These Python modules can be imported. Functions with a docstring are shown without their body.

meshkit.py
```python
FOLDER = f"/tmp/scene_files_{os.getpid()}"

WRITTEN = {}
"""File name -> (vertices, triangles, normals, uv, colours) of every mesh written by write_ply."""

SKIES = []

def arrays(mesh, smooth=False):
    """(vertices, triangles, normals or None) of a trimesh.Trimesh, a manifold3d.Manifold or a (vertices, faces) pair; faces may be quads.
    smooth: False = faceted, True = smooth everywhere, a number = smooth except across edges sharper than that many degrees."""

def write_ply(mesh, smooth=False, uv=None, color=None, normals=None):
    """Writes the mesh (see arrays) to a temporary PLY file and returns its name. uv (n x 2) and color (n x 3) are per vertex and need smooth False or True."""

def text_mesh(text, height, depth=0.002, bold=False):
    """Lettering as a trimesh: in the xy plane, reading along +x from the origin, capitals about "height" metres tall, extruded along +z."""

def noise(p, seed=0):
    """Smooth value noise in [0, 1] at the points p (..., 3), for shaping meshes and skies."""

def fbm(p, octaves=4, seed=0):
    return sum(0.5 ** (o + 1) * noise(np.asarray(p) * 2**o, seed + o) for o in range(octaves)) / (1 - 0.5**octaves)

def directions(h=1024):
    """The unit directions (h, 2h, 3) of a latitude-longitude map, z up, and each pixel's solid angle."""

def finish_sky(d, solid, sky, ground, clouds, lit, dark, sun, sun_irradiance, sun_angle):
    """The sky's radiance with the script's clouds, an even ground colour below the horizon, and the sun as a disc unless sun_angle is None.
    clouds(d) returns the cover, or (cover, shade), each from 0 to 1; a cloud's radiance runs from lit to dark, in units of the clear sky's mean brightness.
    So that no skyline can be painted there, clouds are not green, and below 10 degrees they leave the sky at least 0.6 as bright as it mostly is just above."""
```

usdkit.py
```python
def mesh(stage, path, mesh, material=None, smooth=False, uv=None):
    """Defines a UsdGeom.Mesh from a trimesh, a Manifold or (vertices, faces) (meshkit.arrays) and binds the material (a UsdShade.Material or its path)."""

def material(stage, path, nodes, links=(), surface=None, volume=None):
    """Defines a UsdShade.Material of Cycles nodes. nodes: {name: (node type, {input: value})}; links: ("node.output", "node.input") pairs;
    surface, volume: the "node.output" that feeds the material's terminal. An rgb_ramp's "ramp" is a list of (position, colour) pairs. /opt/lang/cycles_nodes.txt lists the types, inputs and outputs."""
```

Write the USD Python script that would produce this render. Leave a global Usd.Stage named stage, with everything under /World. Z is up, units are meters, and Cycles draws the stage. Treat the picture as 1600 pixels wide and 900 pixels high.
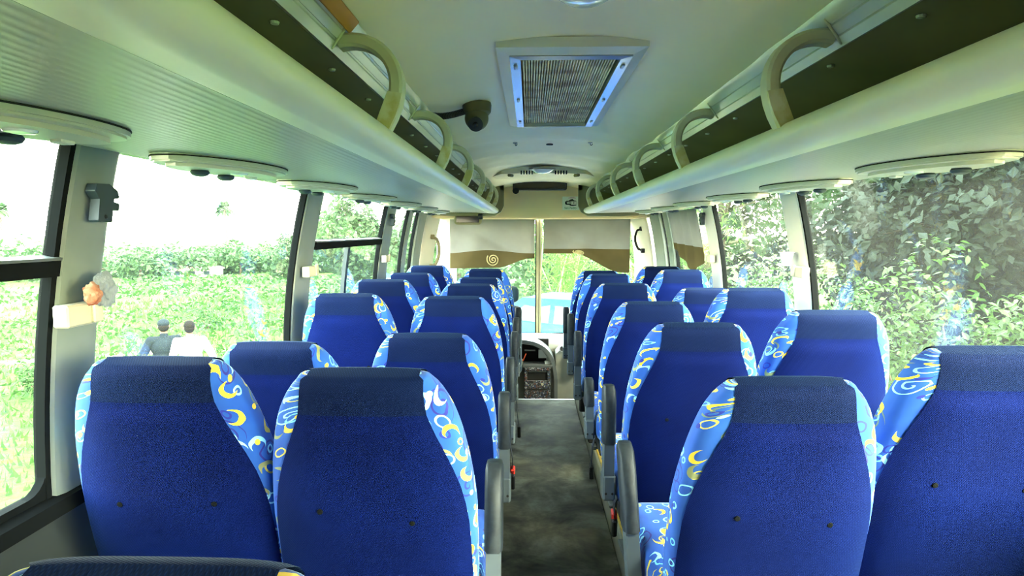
import math, random
import numpy as np, trimesh, usdkit, meshkit
import manifold3d as m3
from shapely.geometry import Polygon, Point, LineString
from shapely import affinity
from pxr import Usd, UsdGeom, UsdLux, UsdShade, Gf, Sdf
random.seed(7)
RNG = np.random.default_rng(7)
stage = Usd.Stage.CreateInMemory()
UsdGeom.SetStageUpAxis(stage, 'Z'); UsdGeom.SetStageMetersPerUnit(stage, 1.0)
UsdGeom.Xform.Define(stage, '/World'); UsdGeom.Scope.Define(stage, '/World/Looks')

# ------------------------------------------------------------------ camera
FPX = 950.0
TH = math.atan(88 / FPX); PS = math.atan(27 / FPX * math.cos(TH))
EYE = np.array([-.105, 0, 1.47])
_fh = np.array([-math.sin(PS), math.cos(PS), 0]); _r = np.array([math.cos(PS), math.sin(PS), 0]); _z = np.array([0, 0, 1.])
_f = math.cos(TH) * _fh - math.sin(TH) * _z; _u = math.sin(TH) * _fh + math.cos(TH) * _z
cam = UsdGeom.Camera.Define(stage, '/World/camera')
cam.CreateHorizontalApertureAttr(36.0); cam.CreateVerticalApertureAttr(20.25)
cam.CreateFocalLengthAttr(36.0 * FPX / 1600); cam.CreateClippingRangeAttr(Gf.Vec2f(.03, 2000))
cam.AddTransformOp().Set(Gf.Matrix4d(*_r, 0, *_u, 0, *(-_f), 0, *EYE, 1))
cam.CreateExposureAttr(2.7)

# ------------------------------------------------------------------ sky and sun
SUN_EL, SUN_AZ = math.radians(44), math.radians(-38)          # azimuth from +x towards +y: right of the bus and behind
_sky = usdkit.material(stage, '/World/Looks/hazy_sky', {
    's': ('sky_texture', {'sky_type': 'multiple_scattering', 'sun_disc': False, 'sun_elevation': SUN_EL, 'sun_rotation': math.pi / 2 - SUN_AZ, 'aerosol_density': 7.0, 'air_density': 1.0}),
    'tc': ('texture_coordinate', {}), 'n': ('noise_texture', {'scale': 2.4, 'detail': 5.}), 'r': ('map_range', {'from_min': .3, 'from_max': .7, 'to_min': .10, 'to_max': .40, 'clamp': True}),
    'w': ('mix_color', {'blend_type': 'multiply', 'fac': 1.0, 'b': (1.0, .89, .62), 'use_clamp': False}), 'x': ('mix_color', {'b': (6.4, 6.2, 5.0), 'use_clamp': False}), 'b': ('background_shader', {'strength': 1.0})},
    [('tc.generated', 'n.vector'), ('n.fac', 'r.value'), ('r.result', 'x.fac'), ('s.color', 'w.a'), ('w.result', 'x.a'), ('x.result', 'b.color')], surface='b.background')
dome = UsdLux.DomeLight.Define(stage, '/World/sky'); dome.CreateIntensityAttr(.12)
UsdShade.MaterialBindingAPI.Apply(dome.GetPrim()).Bind(_sky)
sun = UsdLux.DistantLight.Define(stage, '/World/sun'); sun.CreateIntensityAttr(4.0); sun.CreateAngleAttr(3.0); sun.CreateColorAttr(Gf.Vec3f(1, .93, .74))
_sd = Gf.Vec3d(math.cos(SUN_EL) * math.cos(SUN_AZ), math.cos(SUN_EL) * math.sin(SUN_AZ), math.sin(SUN_EL))
sun.AddTransformOp().Set(Gf.Matrix4d().SetRotate(Gf.Rotation(Gf.Vec3d(0, 0, 1), _sd)))

# ------------------------------------------------------------------ helpers: prims
_used = {}
def numbered(parent, name):
    k = (parent, name); n = _used.get(k, 0); _used[k] = n + 1
    return f'{parent}/{name}' + (f'_{n:03d}' if n else '')
def tag(p, label=None, cat=None, group=None, kind=None):
    p = p.GetPrim() if hasattr(p, 'GetPrim') else p
    for k, v in (('label', label), ('category', cat), ('group', group), ('kind', kind)):
        if v: p.SetCustomDataByKey(k, v)
    return p
def thing(name, label=None, cat=None, group=None, loc=(0, 0, 0), rz=0, kind=None):
    x = UsdGeom.Xform.Define(stage, numbered('/World', name))
    x.AddTranslateOp().Set(Gf.Vec3d(*map(float, loc)))
    if rz: x.AddRotateZOp().Set(float(rz))
    return tag(x, label, cat, group, kind)
def obj(name, mesh, m, parent=None, smooth=30, uv=None, label=None, cat=None, group=None, kind=None):
    path = numbered(str(parent.GetPath()) if parent is not None else '/World', name)
    if isinstance(mesh, MB): mesh = mesh.get()
    p = usdkit.mesh(stage, path, mesh, M[m] if isinstance(m, str) else m, smooth=smooth, uv=uv)
    return tag(p, label, cat, group, kind)

# ------------------------------------------------------------------ helpers: shapes
class MB:
    def __init__(s): s.v, s.f, s.n = [], [], 0
    def add(s, v, f=None):
        if f is None:
            if hasattr(v, 'to_mesh'):
                mm = v.to_mesh(); v, f = np.array(mm.vert_properties[:, :3]), np.array(mm.tri_verts)
            elif isinstance(v, MB): v, f = v.get()
            elif isinstance(v, tuple): v, f = v
            else: v, f = np.array(v.vertices), np.array(v.faces)
        v = np.asarray(v, float); f = np.asarray(f, int)
        if f.shape[1] == 4: f = np.vstack([f[:, [0, 1, 2]], f[:, [0, 2, 3]]])
        s.v.append(v); s.f.append(f + s.n); s.n += len(v); return s
    def get(s): return np.vstack(s.v), np.vstack(s.f)
    def box(s, c, size, ch=0.004, R=None): return s.add(cbox(c, size, ch, R))
    def tube(s, pts, r, n=8, caps=True): return s.add(*tube(pts, r, n, caps))
def xf(m, R=None, t=(0, 0, 0)):
    v, f = m if isinstance(m, tuple) else (np.array(m.vertices), np.array(m.faces))
    if R is not None: v = v @ np.asarray(R).T
    return v + np.asarray(t, float), f
def rot(ax, deg):
    return trimesh.transformations.rotation_matrix(math.radians(deg), {'x': [1, 0, 0], 'y': [0, 1, 0], 'z': [0, 0, 1]}[ax])[:3, :3]
def cbox(c, size, ch=0.004, R=None):
    h = np.array(size, float) / 2; ch = min(ch, .49 * min(size))
    p = []
    for sx in (-1, 1):
        for sy in (-1, 1):
            for sz in (-1, 1):
                b = h * [sx, sy, sz]
                for k in range(3):
                    q = b - np.array([sx, sy, sz]) * ch; q[k] = b[k]; p.append(q)
    m = trimesh.convex.convex_hull(np.array(p))
    v, f = np.array(m.vertices), np.array(m.faces)
    if R is not None: v = v @ np.asarray(R).T
    m = trimesh.Trimesh(v + np.array(c, float), f, process=False)
    return m
def hullpts(p): return trimesh.convex.convex_hull(np.asarray(p, float))
def tube(pts, r, n=8, caps=True):
    p = np.asarray(pts, float); k = len(p); r = np.broadcast_to(r, (k,))
    t = np.gradient(p, axis=0); t /= np.linalg.norm(t, axis=1, keepdims=True) + 1e-12
    a = np.cross(t[0], [0, 0, 1.]); a = a if np.linalg.norm(a) > .1 else np.cross(t[0], [1., 0, 0])
    A = []
    for i in range(k):
        a = a - t[i] * (a @ t[i]); a /= np.linalg.norm(a); A.append(a)
    A = np.array(A); B = np.cross(t, A); ang = np.arange(n) * 2 * np.pi / n
    v = (p[:, None] + r[:, None, None] * (np.cos(ang)[None, :, None] * A[:, None] + np.sin(ang)[None, :, None] * B[:, None])).reshape(-1, 3)
    i, j = np.meshgrid(np.arange(k - 1), np.arange(n), indexing='ij')
    q = np.stack([i * n + j, i * n + (j + 1) % n, (i + 1) * n + (j + 1) % n, (i + 1) * n + j], -1).reshape(-1, 4)
    f = np.vstack([q[:, [0, 1, 2]], q[:, [0, 2, 3]]])
    if caps:
        v = np.vstack([v, p[0], p[-1]]); j = np.arange(n)
        f = np.vstack([f, np.stack([np.full(n, k * n), (j + 1) % n, j], 1), np.stack([np.full(n, k * n + 1), (k - 1) * n + j, (k - 1) * n + (j + 1) % n], 1)])
    return v, f
def extr_y(poly, y0, y1):
    """A polygon in (x, z) pulled along y."""
    m = trimesh.creation.extrude_polygon(poly if hasattr(poly, 'exterior') else Polygon(poly), y1 - y0, engine='earcut')
    v = np.array(m.vertices); v = np.stack([v[:, 0], v[:, 2] + y0, v[:, 1]], 1)
    return v, np.array(m.faces)[:, ::-1]
def extr_x(poly, x0, x1):
    """A polygon in (y, z) pulled along x."""
    m = trimesh.creation.extrude_polygon(poly if hasattr(poly, 'exterior') else Polygon(poly), x1 - x0, engine='earcut')
    v = np.array(m.vertices); return np.stack([v[:, 2] + x0, v[:, 0], v[:, 1]], 1), np.array(m.faces)
def extr_z(poly, z0, z1):
    m = trimesh.creation.extrude_polygon(poly if hasattr(poly, 'exterior') else Polygon(poly), z1 - z0, engine='earcut')
    v = np.array(m.vertices); v[:, 2] += z0; return v, np.array(m.faces)
def lathe(prof, n=24, R=None, t=(0, 0, 0)):
    m = trimesh.creation.revolve(np.asarray(prof, float), sections=n)
    return xf(m, R, t)
def grid_shell(P, th, flip=False):
    """A closed sheet of thickness th over a grid of points P (a, b, 3), thickened along its normals."""
    P = np.asarray(P, float); a, b = P.shape[:2]
    du = np.gradient(P, axis=0); dv = np.gradient(P, axis=1); n = np.cross(du, dv)
    n /= np.linalg.norm(n, axis=2, keepdims=True) + 1e-12
    Q = P - n * th if not flip else P + n * th
    v = np.vstack([P.reshape(-1, 3), Q.reshape(-1, 3)])
    i, j = np.meshgrid(np.arange(a - 1), np.arange(b - 1), indexing='ij')
    q = np.stack([i * b + j, (i + 1) * b + j, (i + 1) * b + j + 1, i * b + j + 1], -1).reshape(-1, 4)
    N = a * b; f = [q, q[:, ::-1] + N]
    e = [np.arange(b), np.arange(b)[::-1] + (a - 1) * b, (np.arange(a) * b)[::-1], np.arange(a) * b + b - 1]
    for k in e: f.append(np.stack([k[:-1], k[1:], k[1:] + N, k[:-1] + N], 1))
    f = np.vstack(f)
    if flip: f = f[:, ::-1]
    return v, np.vstack([f[:, [0, 1, 2]], f[:, [0, 2, 3]]])
def sst(a, b, x): t = np.clip((np.asarray(x, float) - a) / (b - a), 0, 1); return t * t * (3 - 2 * t)

# ------------------------------------------------------------------ materials
M = {}
def lin(c): return tuple(((x / 255 + .055) / 1.055) ** 2.4 if x > 10 else x / 3294.6 for x in c)
def mat(name, c, rough=.6, metal=0, var=None, bump=None, c2=None, spec=.5, sheen=0, coat=0, stretch=None):
    """c, c2: sRGB 0..255. var: (scale, lo, hi) mixes c to c2 by noise; bump: (scale, strength, distance)."""
    n = {'p': ('principled_bsdf', {'base_color': lin(c), 'roughness': rough, 'metallic': metal, 'specular_ior_level': spec, 'sheen_weight': sheen, 'coat_weight': coat})}
    L = []
    if var or bump:
        n['g'] = ('texture_coordinate', {}); src = 'g.object'
        if stretch: n['mp'] = ('mapping', {'scale': stretch}); L.append((src, 'mp.vector')); src = 'mp.vector'
    if var:
        n['n'] = ('noise_texture', {'scale': var[0], 'detail': 4.}); n['r'] = ('rgb_ramp', {'ramp': [(var[1], lin(c)), (var[2], lin(c2))]})
        L += [(src, 'n.vector'), ('n.fac', 'r.fac'), ('r.color', 'p.base_color')]
    if bump:
        n['bn'] = ('noise_texture', {'scale': bump[0], 'detail': 3.}); n['b'] = ('bump', {'strength': bump[1], 'distance': bump[2]})
        L += [(src, 'bn.vector'), ('bn.fac', 'b.height'), ('b.normal', 'p.normal')]
    M[name] = usdkit.material(stage, f'/World/Looks/{name}', n, L, surface='p.BSDF'); return M[name]
mat('ceiling_vinyl', (240, 230, 194), .6, var=(1.7, .35, .75), c2=(228, 220, 184), bump=(2.2, .25, .05))
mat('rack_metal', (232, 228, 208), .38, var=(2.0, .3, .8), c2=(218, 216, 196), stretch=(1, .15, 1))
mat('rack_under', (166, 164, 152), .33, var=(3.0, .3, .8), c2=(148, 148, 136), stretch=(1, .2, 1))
mat('psu_plastic', (188, 188, 172), .38)
mat('rack_inside', (136, 126, 100), .75, var=(3, .3, .7), c2=(114, 106, 84))
mat('rail_metal', (216, 218, 206), .25, metal=.35)
mat('rail_silver', (206, 208, 200), .22, metal=.8)
mat('arch_plastic', (206, 204, 176), .42, var=(8, .4, .7), c2=(192, 190, 162))
mat('tape_yellow', (200, 190, 128), .6, var=(30, .4, .6), c2=(220, 218, 190))
mat('tape_orange', (176, 116, 28), .5)
mat('wall_cream', (150, 156, 140), .55, var=(3, .4, .7), c2=(134, 140, 124))
mat('dark_panel', (44, 50, 48), .6)
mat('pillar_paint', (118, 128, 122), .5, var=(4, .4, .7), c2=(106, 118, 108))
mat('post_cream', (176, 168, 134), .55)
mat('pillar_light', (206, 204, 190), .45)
mat('rubber', (16, 19, 20), .95, spec=.08)
mat('black_plastic', (22, 25, 27), .45)
mat('dark_slate', (44, 58, 66), .5)
mat('arm_dark', (40, 47, 52), .55, var=(60, .4, .6), c2=(34, 40, 45), spec=.35)
mat('arm_grey', (88, 97, 100), .5, spec=.35)
mat('frame_grey', (104, 110, 108), .5, metal=.3)
mat('steel', (170, 172, 168), .35, metal=.8)
mat('platform', (150, 148, 126), .7, var=(4, .3, .7), c2=(126, 126, 106))
mat('strip_yellow', (186, 152, 52), .6, var=(12, .4, .7), c2=(160, 130, 50))
mat('red_plastic', (196, 44, 32), .4)
mat('belt', (30, 36, 44), .8)
mat('beige_panel', (240, 212, 160), .65, var=(3, .4, .7), c2=(230, 204, 152))
mat('bracket', (128, 122, 88), .6)
mat('grille', (236, 220, 172), .5, var=(9, .45, .62), c2=(168, 132, 84))
mat('grille_dark', (140, 112, 72), .8, var=(10, .4, .6), c2=(170, 146, 104))
mat('white_paint', (214, 214, 206), .35)
mat('lamp_clear', (226, 230, 232), .12, coat=.6)
mat('cctv', (92, 86, 56), .45)
mat('lens', (16, 16, 18), .1)
mat('cream_box', (186, 182, 158), .6, spec=.2)
mat('bag', (226, 230, 234), .35, spec=.6)
mat('orange_rag', (150, 76, 46), .8, var=(40, .4, .6), c2=(180, 130, 104))
mat('dash_grey', (150, 150, 138), .55, var=(5, .4, .7), c2=(136, 136, 124))
mat('dash_cowl', (92, 96, 96), .5)
mat('dash_dark', (24, 22, 20), .8)
mat('sticker_white', (222, 226, 208), .4)
mat('ink_black', (22, 20, 14), .5)
mat('ink_green', (64, 132, 84), .5)
mat('ink_pink', (206, 160, 160), .5)
mat('driver_fabric', (34, 66, 82), .9, sheen=.3)
mat('skin', (98, 66, 50), .6)
mat('shirt_dark', (18, 26, 32), .95, spec=.1)
mat('shirt_white', (176, 184, 192), .8)
mat('trouser', (58, 58, 54), .85)
mat('cap_dark', (20, 28, 34), .9, spec=.1)
mat('hair', (18, 15, 13), .9, spec=.1)
mat('shoe', (30, 28, 26), .6)
mat('bark', (92, 80, 62), .9, var=(6, .4, .6), c2=(66, 56, 44))
mat('culm', (168, 178, 110), .5)
mat('car_blue', (6, 66, 148), .6, spec=.2)
mat('car_glass', (40, 52, 60), .08)
mat('tyre', (24, 24, 24), .85)
mat('hut_wall', (224, 220, 206), .8)
mat('hut_roof', (196, 160, 140), .7)
mat('lamp_red', (170, 30, 26), .3)
mat('pale_dirt', (206, 196, 172), .95, var=(1.5, .35, .65), c2=(186, 174, 148))
mat('dirt_path', (176, 160, 112), .95, var=(3, .4, .6), c2=(150, 144, 92))

def floor_material():
    n = {'g': ('texture_coordinate', {}), 'mp': ('mapping', {'scale': (1.3, 1.5, 1)}), 'n1': ('noise_texture', {'scale': 2.6, 'detail': 5., 'roughness': .62, 'distortion': .4}),
         'r1': ('rgb_ramp', {'ramp': [(.36, lin((26, 23, 14))), (.49, lin((70, 69, 53))), (.64, lin((108, 109, 92)))]}),
         'n2': ('noise_texture', {'scale': 26., 'detail': 3.}), 'r2': ('rgb_ramp', {'ramp': [(.25, (.72, .7, .64)), (.5, (1, 1, 1))]}),
         'x': ('mix_color', {'blend_type': 'multiply', 'fac': 1.0}), 'b': ('bump', {'strength': .2, 'distance': .004}),
         'p': ('principled_bsdf', {'roughness': .78, 'specular_ior_level': .18})}
    L = [('g.object', 'mp.vector'), ('mp.vector', 'n1.vector'), ('n1.fac', 'r1.fac'), ('mp.vector', 'n2.vector'), ('n2.fac', 'r2.fac'), ('r1.color', 'x.a'), ('r2.color', 'x.b'),
         ('x.result', 'p.base_color'), ('n2.fac', 'b.height'), ('b.normal', 'p.normal')]
    M['floor_vinyl'] = usdkit.material(stage, '/World/Looks/floor_vinyl', n, L, surface='p.BSDF')
floor_material()
def weave(name, c, c2):
    """Knitted navy cloth: a fine diagonal weave on the mesh's uv, in metres, with a soft sheen."""
    n = {'uv': ('attribute', {'attribute': 'st'}), 'w1': ('wave_texture', {'wave_type': 'bands', 'bands_direction': 'x', 'scale': 105.}), 'w2': ('wave_texture', {'wave_type': 'bands', 'bands_direction': 'y', 'scale': 105.}),
         'rt': ('mapping', {'rotation': (0, 0, .6)}), 'm': ('math', {'math_type': 'multiply'}), 'b': ('bump', {'strength': .4, 'distance': .0016}),
         'nz': ('noise_texture', {'scale': 5., 'detail': 3.}), 'r': ('rgb_ramp', {'ramp': [(.35, lin(c)), (.7, lin(c2))]}),
         'x': ('mix_color', {'blend_type': 'multiply', 'fac': .45}),
         'p': ('principled_bsdf', {'roughness': .8, 'sheen_weight': .08, 'sheen_roughness': .4, 'sheen_tint': (.25, .55, 1.), 'specular_ior_level': .06})}
    L = [('uv.vector', 'rt.vector'), ('rt.vector', 'w1.vector'), ('rt.vector', 'w2.vector'), ('w1.fac', 'm.value1'), ('w2.fac', 'm.value2'), ('m.value', 'b.height'), ('b.normal', 'p.normal'),
         ('uv.vector', 'nz.vector'), ('nz.fac', 'r.fac'), ('r.color', 'x.a'), ('m.value', 'x.b'), ('x.result', 'p.base_color')]
    M[name] = usdkit.material(stage, f'/World/Looks/{name}', n, L, surface='p.BSDF')
weave('seat_navy', (2, 18, 80), (3, 23, 92))
weave('seat_cap', (8, 24, 66), (11, 29, 74))

def swirl_fabric():
    """Mid-blue cloth printed with yellow crescents, pale rings, navy spirals and small dabs, in uv metres."""
    n = {'uv': ('attribute', {'attribute': 'st'}), 'p': ('principled_bsdf', {'roughness': .85, 'sheen_weight': .15, 'specular_ior_level': .25}),
         'nz': ('noise_texture', {'scale': 9., 'detail': 2.}), 'base': ('rgb_ramp', {'ramp': [(.3, lin((24, 72, 160))), (.7, lin((38, 92, 178)))]}),
         'wob': ('noise_texture', {'scale': 24., 'detail': 1.}), 'wm': ('vector_math', {'math_type': 'multiply_add', 'vector2': (.016, .016, 0.), 'vector3': (0., 0., 0.)}), 'wu': ('vector_math', {'math_type': 'add'})}
    L = [('uv.vector', 'nz.vector'), ('nz.fac', 'base.fac'), ('uv.vector', 'wob.vector'), ('wob.color', 'wm.vector1'), ('wm.vector', 'wu.vector1'), ('uv.vector', 'wu.vector2')]
    cur = ['base.color']
    def math_(k, t, a=None, b=None, c=None):
        i = {'math_type': t}
        for key, x in (('value1', a), ('value2', b), ('value3', c)):
            if isinstance(x, (int, float)): i[key] = float(x)
            elif x: L.append((x, f'{k}.{key}'))
        n[k] = ('math', i); return f'{k}.value'
    def vm(k, t, a, b=None, out='vector', **kw):
        i = {'vector_math_type' if False else 'math_type': t, **kw}
        n[k] = ('vector_math', i); L.append((a, f'{k}.vector1'))
        if b: L.append((b, f'{k}.vector2'))
        return f'{k}.{out}'
    def layer(tag_, scale, off, shape, cols, prob):
        n[tag_ + 'o'] = ('mapping', {'location': off, 'scale': (scale, scale, 0.)}); L.append(('wu.vector', tag_ + 'o.vector'))
        n[tag_ + 'v'] = ('voronoi_texture', {'dimensions': '2D', 'feature': 'f1', 'scale': 1., 'randomness': .75}); L.append((tag_ + 'o.vector', tag_ + 'v.vector'))
        d = vm(tag_ + 'd', 'subtract', tag_ + 'o.vector', tag_ + 'v.position')
        ln = vm(tag_ + 'l', 'length', d, out='value')
        n[tag_ + 's'] = ('separate_color', {}); L.append((tag_ + 'v.color', tag_ + 's.color'))
        n[tag_ + 'x'] = ('separate_xyz', {}); L.append((d, tag_ + 'x.vector'))
        rnd, rot_ = tag_ + 's.r', tag_ + 's.g'
        if shape == 'crescent':       # inside one disc and outside another shifted in a random direction
            a = math_(tag_ + 'a', 'multiply', rot_, 6.283)
            n[tag_ + 'cx'] = ('combine_xyz', {}); L.append((math_(tag_ + 'c1', 'multiply', math_(tag_ + 'c', 'cosine', a), .14), tag_ + 'cx.x')); L.append((math_(tag_ + 's1', 'multiply', math_(tag_ + 'sn', 'sine', a), .14), tag_ + 'cx.y'))
            l2 = vm(tag_ + 'l2', 'length', vm(tag_ + 'd2', 'subtract', d, tag_ + 'cx.vector'), out='value')
            mk = math_(tag_ + 'm', 'multiply', math_(tag_ + 'm1', 'less_than', ln, .32), math_(tag_ + 'm2', 'greater_than', l2, .25))
        elif shape == 'ring':
            rr = math_(tag_ + 'rr', 'multiply_add', rot_, .16, .14)
            mk = math_(tag_ + 'm', 'less_than', math_(tag_ + 'ab', 'absolute', math_(tag_ + 'su', 'subtract', ln, rr)), .042)
        elif shape == 'spiral':
            an = math_(tag_ + 'an', 'divide', math_(tag_ + 'at', 'arctan2', tag_ + 'x.y', tag_ + 'x.x'), 6.283)
            fr = math_(tag_ + 'fr', 'fraction', math_(tag_ + 'sm', 'add', math_(tag_ + 'k', 'multiply', ln, 5.2), math_(tag_ + 'ar', 'add', an, rot_)))
            mk = math_(tag_ + 'm', 'multiply', math_(tag_ + 'm1', 'less_than', fr, .26), math_(tag_ + 'm2', 'less_than', ln, .36))
        else:
            mk = math_(tag_ + 'm', 'less_than', ln, .17)
        mk = math_(tag_ + 'pm', 'multiply', mk, math_(tag_ + 'pr', 'less_than', rnd, prob))
        n[tag_ + 'col'] = ('rgb_ramp', {'ramp': [(i / len(cols), lin(c)) for i, c in enumerate(cols)], 'interpolate': False}); L.append((tag_ + 's.b', tag_ + 'col.fac'))
        n[tag_ + 'mx'] = ('mix_color', {}); L.extend([(mk, tag_ + 'mx.fac'), (cur[0], tag_ + 'mx.a'), (tag_ + 'col.color', tag_ + 'mx.b')])
        cur[0] = tag_ + 'mx.result'
    layer('sp', 11., (.3, .7, 0), 'spiral', [(34, 46, 140), (40, 40, 128), (104, 122, 104), (150, 214, 236)], .66)
    layer('ri', 20., (3.1, 1.7, 0), 'ring', [(140, 216, 240), (120, 200, 236), (36, 48, 146), (206, 186, 88)], .62)
    layer('cr', 17., (7.3, 4.1, 0), 'crescent', [(232, 194, 60), (226, 184, 46), (150, 218, 240), (134, 140, 96), (236, 200, 80)], .74)
    layer('do', 26., (1.9, 9.2, 0), 'dot', [(234, 198, 70), (38, 44, 140), (146, 212, 238)], .28)
    L.append((cur[0], 'p.base_color'))
    M['seat_swirl'] = usdkit.material(stage, '/World/Looks/seat_swirl', n, L, surface='p.BSDF')
swirl_fabric()

def pane_material(name, dirt, tint=(.93, .97, .95)):
    """Window glass: clear, with a fresnel reflection and a thin uneven film of dust that takes the light."""
    n = {'t': ('transparent_bsdf', {'color': tint}), 'g': ('glossy_bsdf', {'roughness': .02, 'color': (1, 1, 1)}), 'lw': ('layer_weight', {'blend': .5}), 'pw': ('math', {'math_type': 'power', 'value2': 4.0}), 'f': ('map_range', {'from_min': 0., 'from_max': 1., 'to_min': .022, 'to_max': .55}), 'm': ('mix_closure', {}),
         'tc': ('geometry', {}), 'n': ('noise_texture', {'scale': 1.6, 'detail': 5., 'roughness': .6}), 'r': ('map_range', {'from_min': .3, 'from_max': .75, 'to_min': dirt * .4, 'to_max': dirt * 1.6, 'clamp': True}),
         'd': ('diffuse_bsdf', {'color': (.75, .78, .74)}), 'tr': ('translucent_bsdf', {'color': (.75, .78, .74)}), 'dm': ('mix_closure', {'fac': .6}), 'o': ('mix_closure', {})}
    L = [('lw.facing', 'pw.value1'), ('pw.value', 'f.value'), ('f.result', 'm.fac'), ('t.BSDF', 'm.closure1'), ('g.BSDF', 'm.closure2'), ('tc.position', 'n.vector'), ('n.fac', 'r.value'), ('d.BSDF', 'dm.closure1'), ('tr.BSDF', 'dm.closure2'),
         ('r.result', 'o.fac'), ('m.closure', 'o.closure1'), ('dm.closure', 'o.closure2')]
    M[name] = usdkit.material(stage, f'/World/Looks/{name}', n, L, surface='o.closure')
pane_material('pane_glass', .014); pane_material('pane_dusty', .018); pane_material('screen_glass', .02)

def leaf_material(name, c, c2, trans=.45, rough=.4):
    n = {'g': ('geometry', {}), 'r': ('rgb_ramp', {'ramp': [(0., lin(c)), (1., lin(c2))]}), 'p': ('principled_bsdf', {'roughness': rough, 'specular_ior_level': .3}), 't': ('translucent_bsdf', {}), 'm': ('mix_closure', {'fac': trans})}
    L = [('g.random_per_island', 'r.fac'), ('r.color', 'p.base_color'), ('r.color', 't.color'), ('p.BSDF', 'm.closure1'), ('t.BSDF', 'm.closure2')]
    M[name] = usdkit.material(stage, f'/World/Looks/{name}', n, L, surface='m.closure')
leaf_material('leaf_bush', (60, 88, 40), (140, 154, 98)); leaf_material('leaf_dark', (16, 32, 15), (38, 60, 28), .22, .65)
leaf_material('leaf_far', (56, 84, 50), (86, 112, 72), .4, .6); leaf_material('leaf_grass', (56, 86, 34), (70, 98, 42), .4, .7); leaf_material('leaf_weed', (46, 78, 32), (68, 98, 42), .4, .6)
leaf_material('leaf_bamboo', (96, 138, 60), (160, 186, 92), .5)

def cloth_material(name, c, trans=.4):
    n = {'g': ('texture_coordinate', {}), 'n': ('noise_texture', {'scale': 3.5, 'detail': 4.}), 'r': ('rgb_ramp', {'ramp': [(.3, lin(c)), (.75, lin(tuple(x * .88 for x in c)))]}), 'd': ('diffuse_bsdf', {}), 't': ('translucent_bsdf', {}), 'm': ('mix_closure', {'fac': trans})}
    L = [('g.object', 'n.vector'), ('n.fac', 'r.fac'), ('r.color', 'd.color'), ('r.color', 't.color'), ('d.BSDF', 'm.closure1'), ('t.BSDF', 'm.closure2')]
    M[name] = usdkit.material(stage, f'/World/Looks/{name}', n, L, surface='m.closure')
cloth_material('curtain_grey', (160, 162, 158), .28); cloth_material('curtain_band', (98, 90, 62), .12); cloth_material('curtain_white', (240, 238, 232), .5); cloth_material('curtain_motif', (204, 194, 150), .2)
cloth_material('bag_film', (176, 184, 190), .4)

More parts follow.
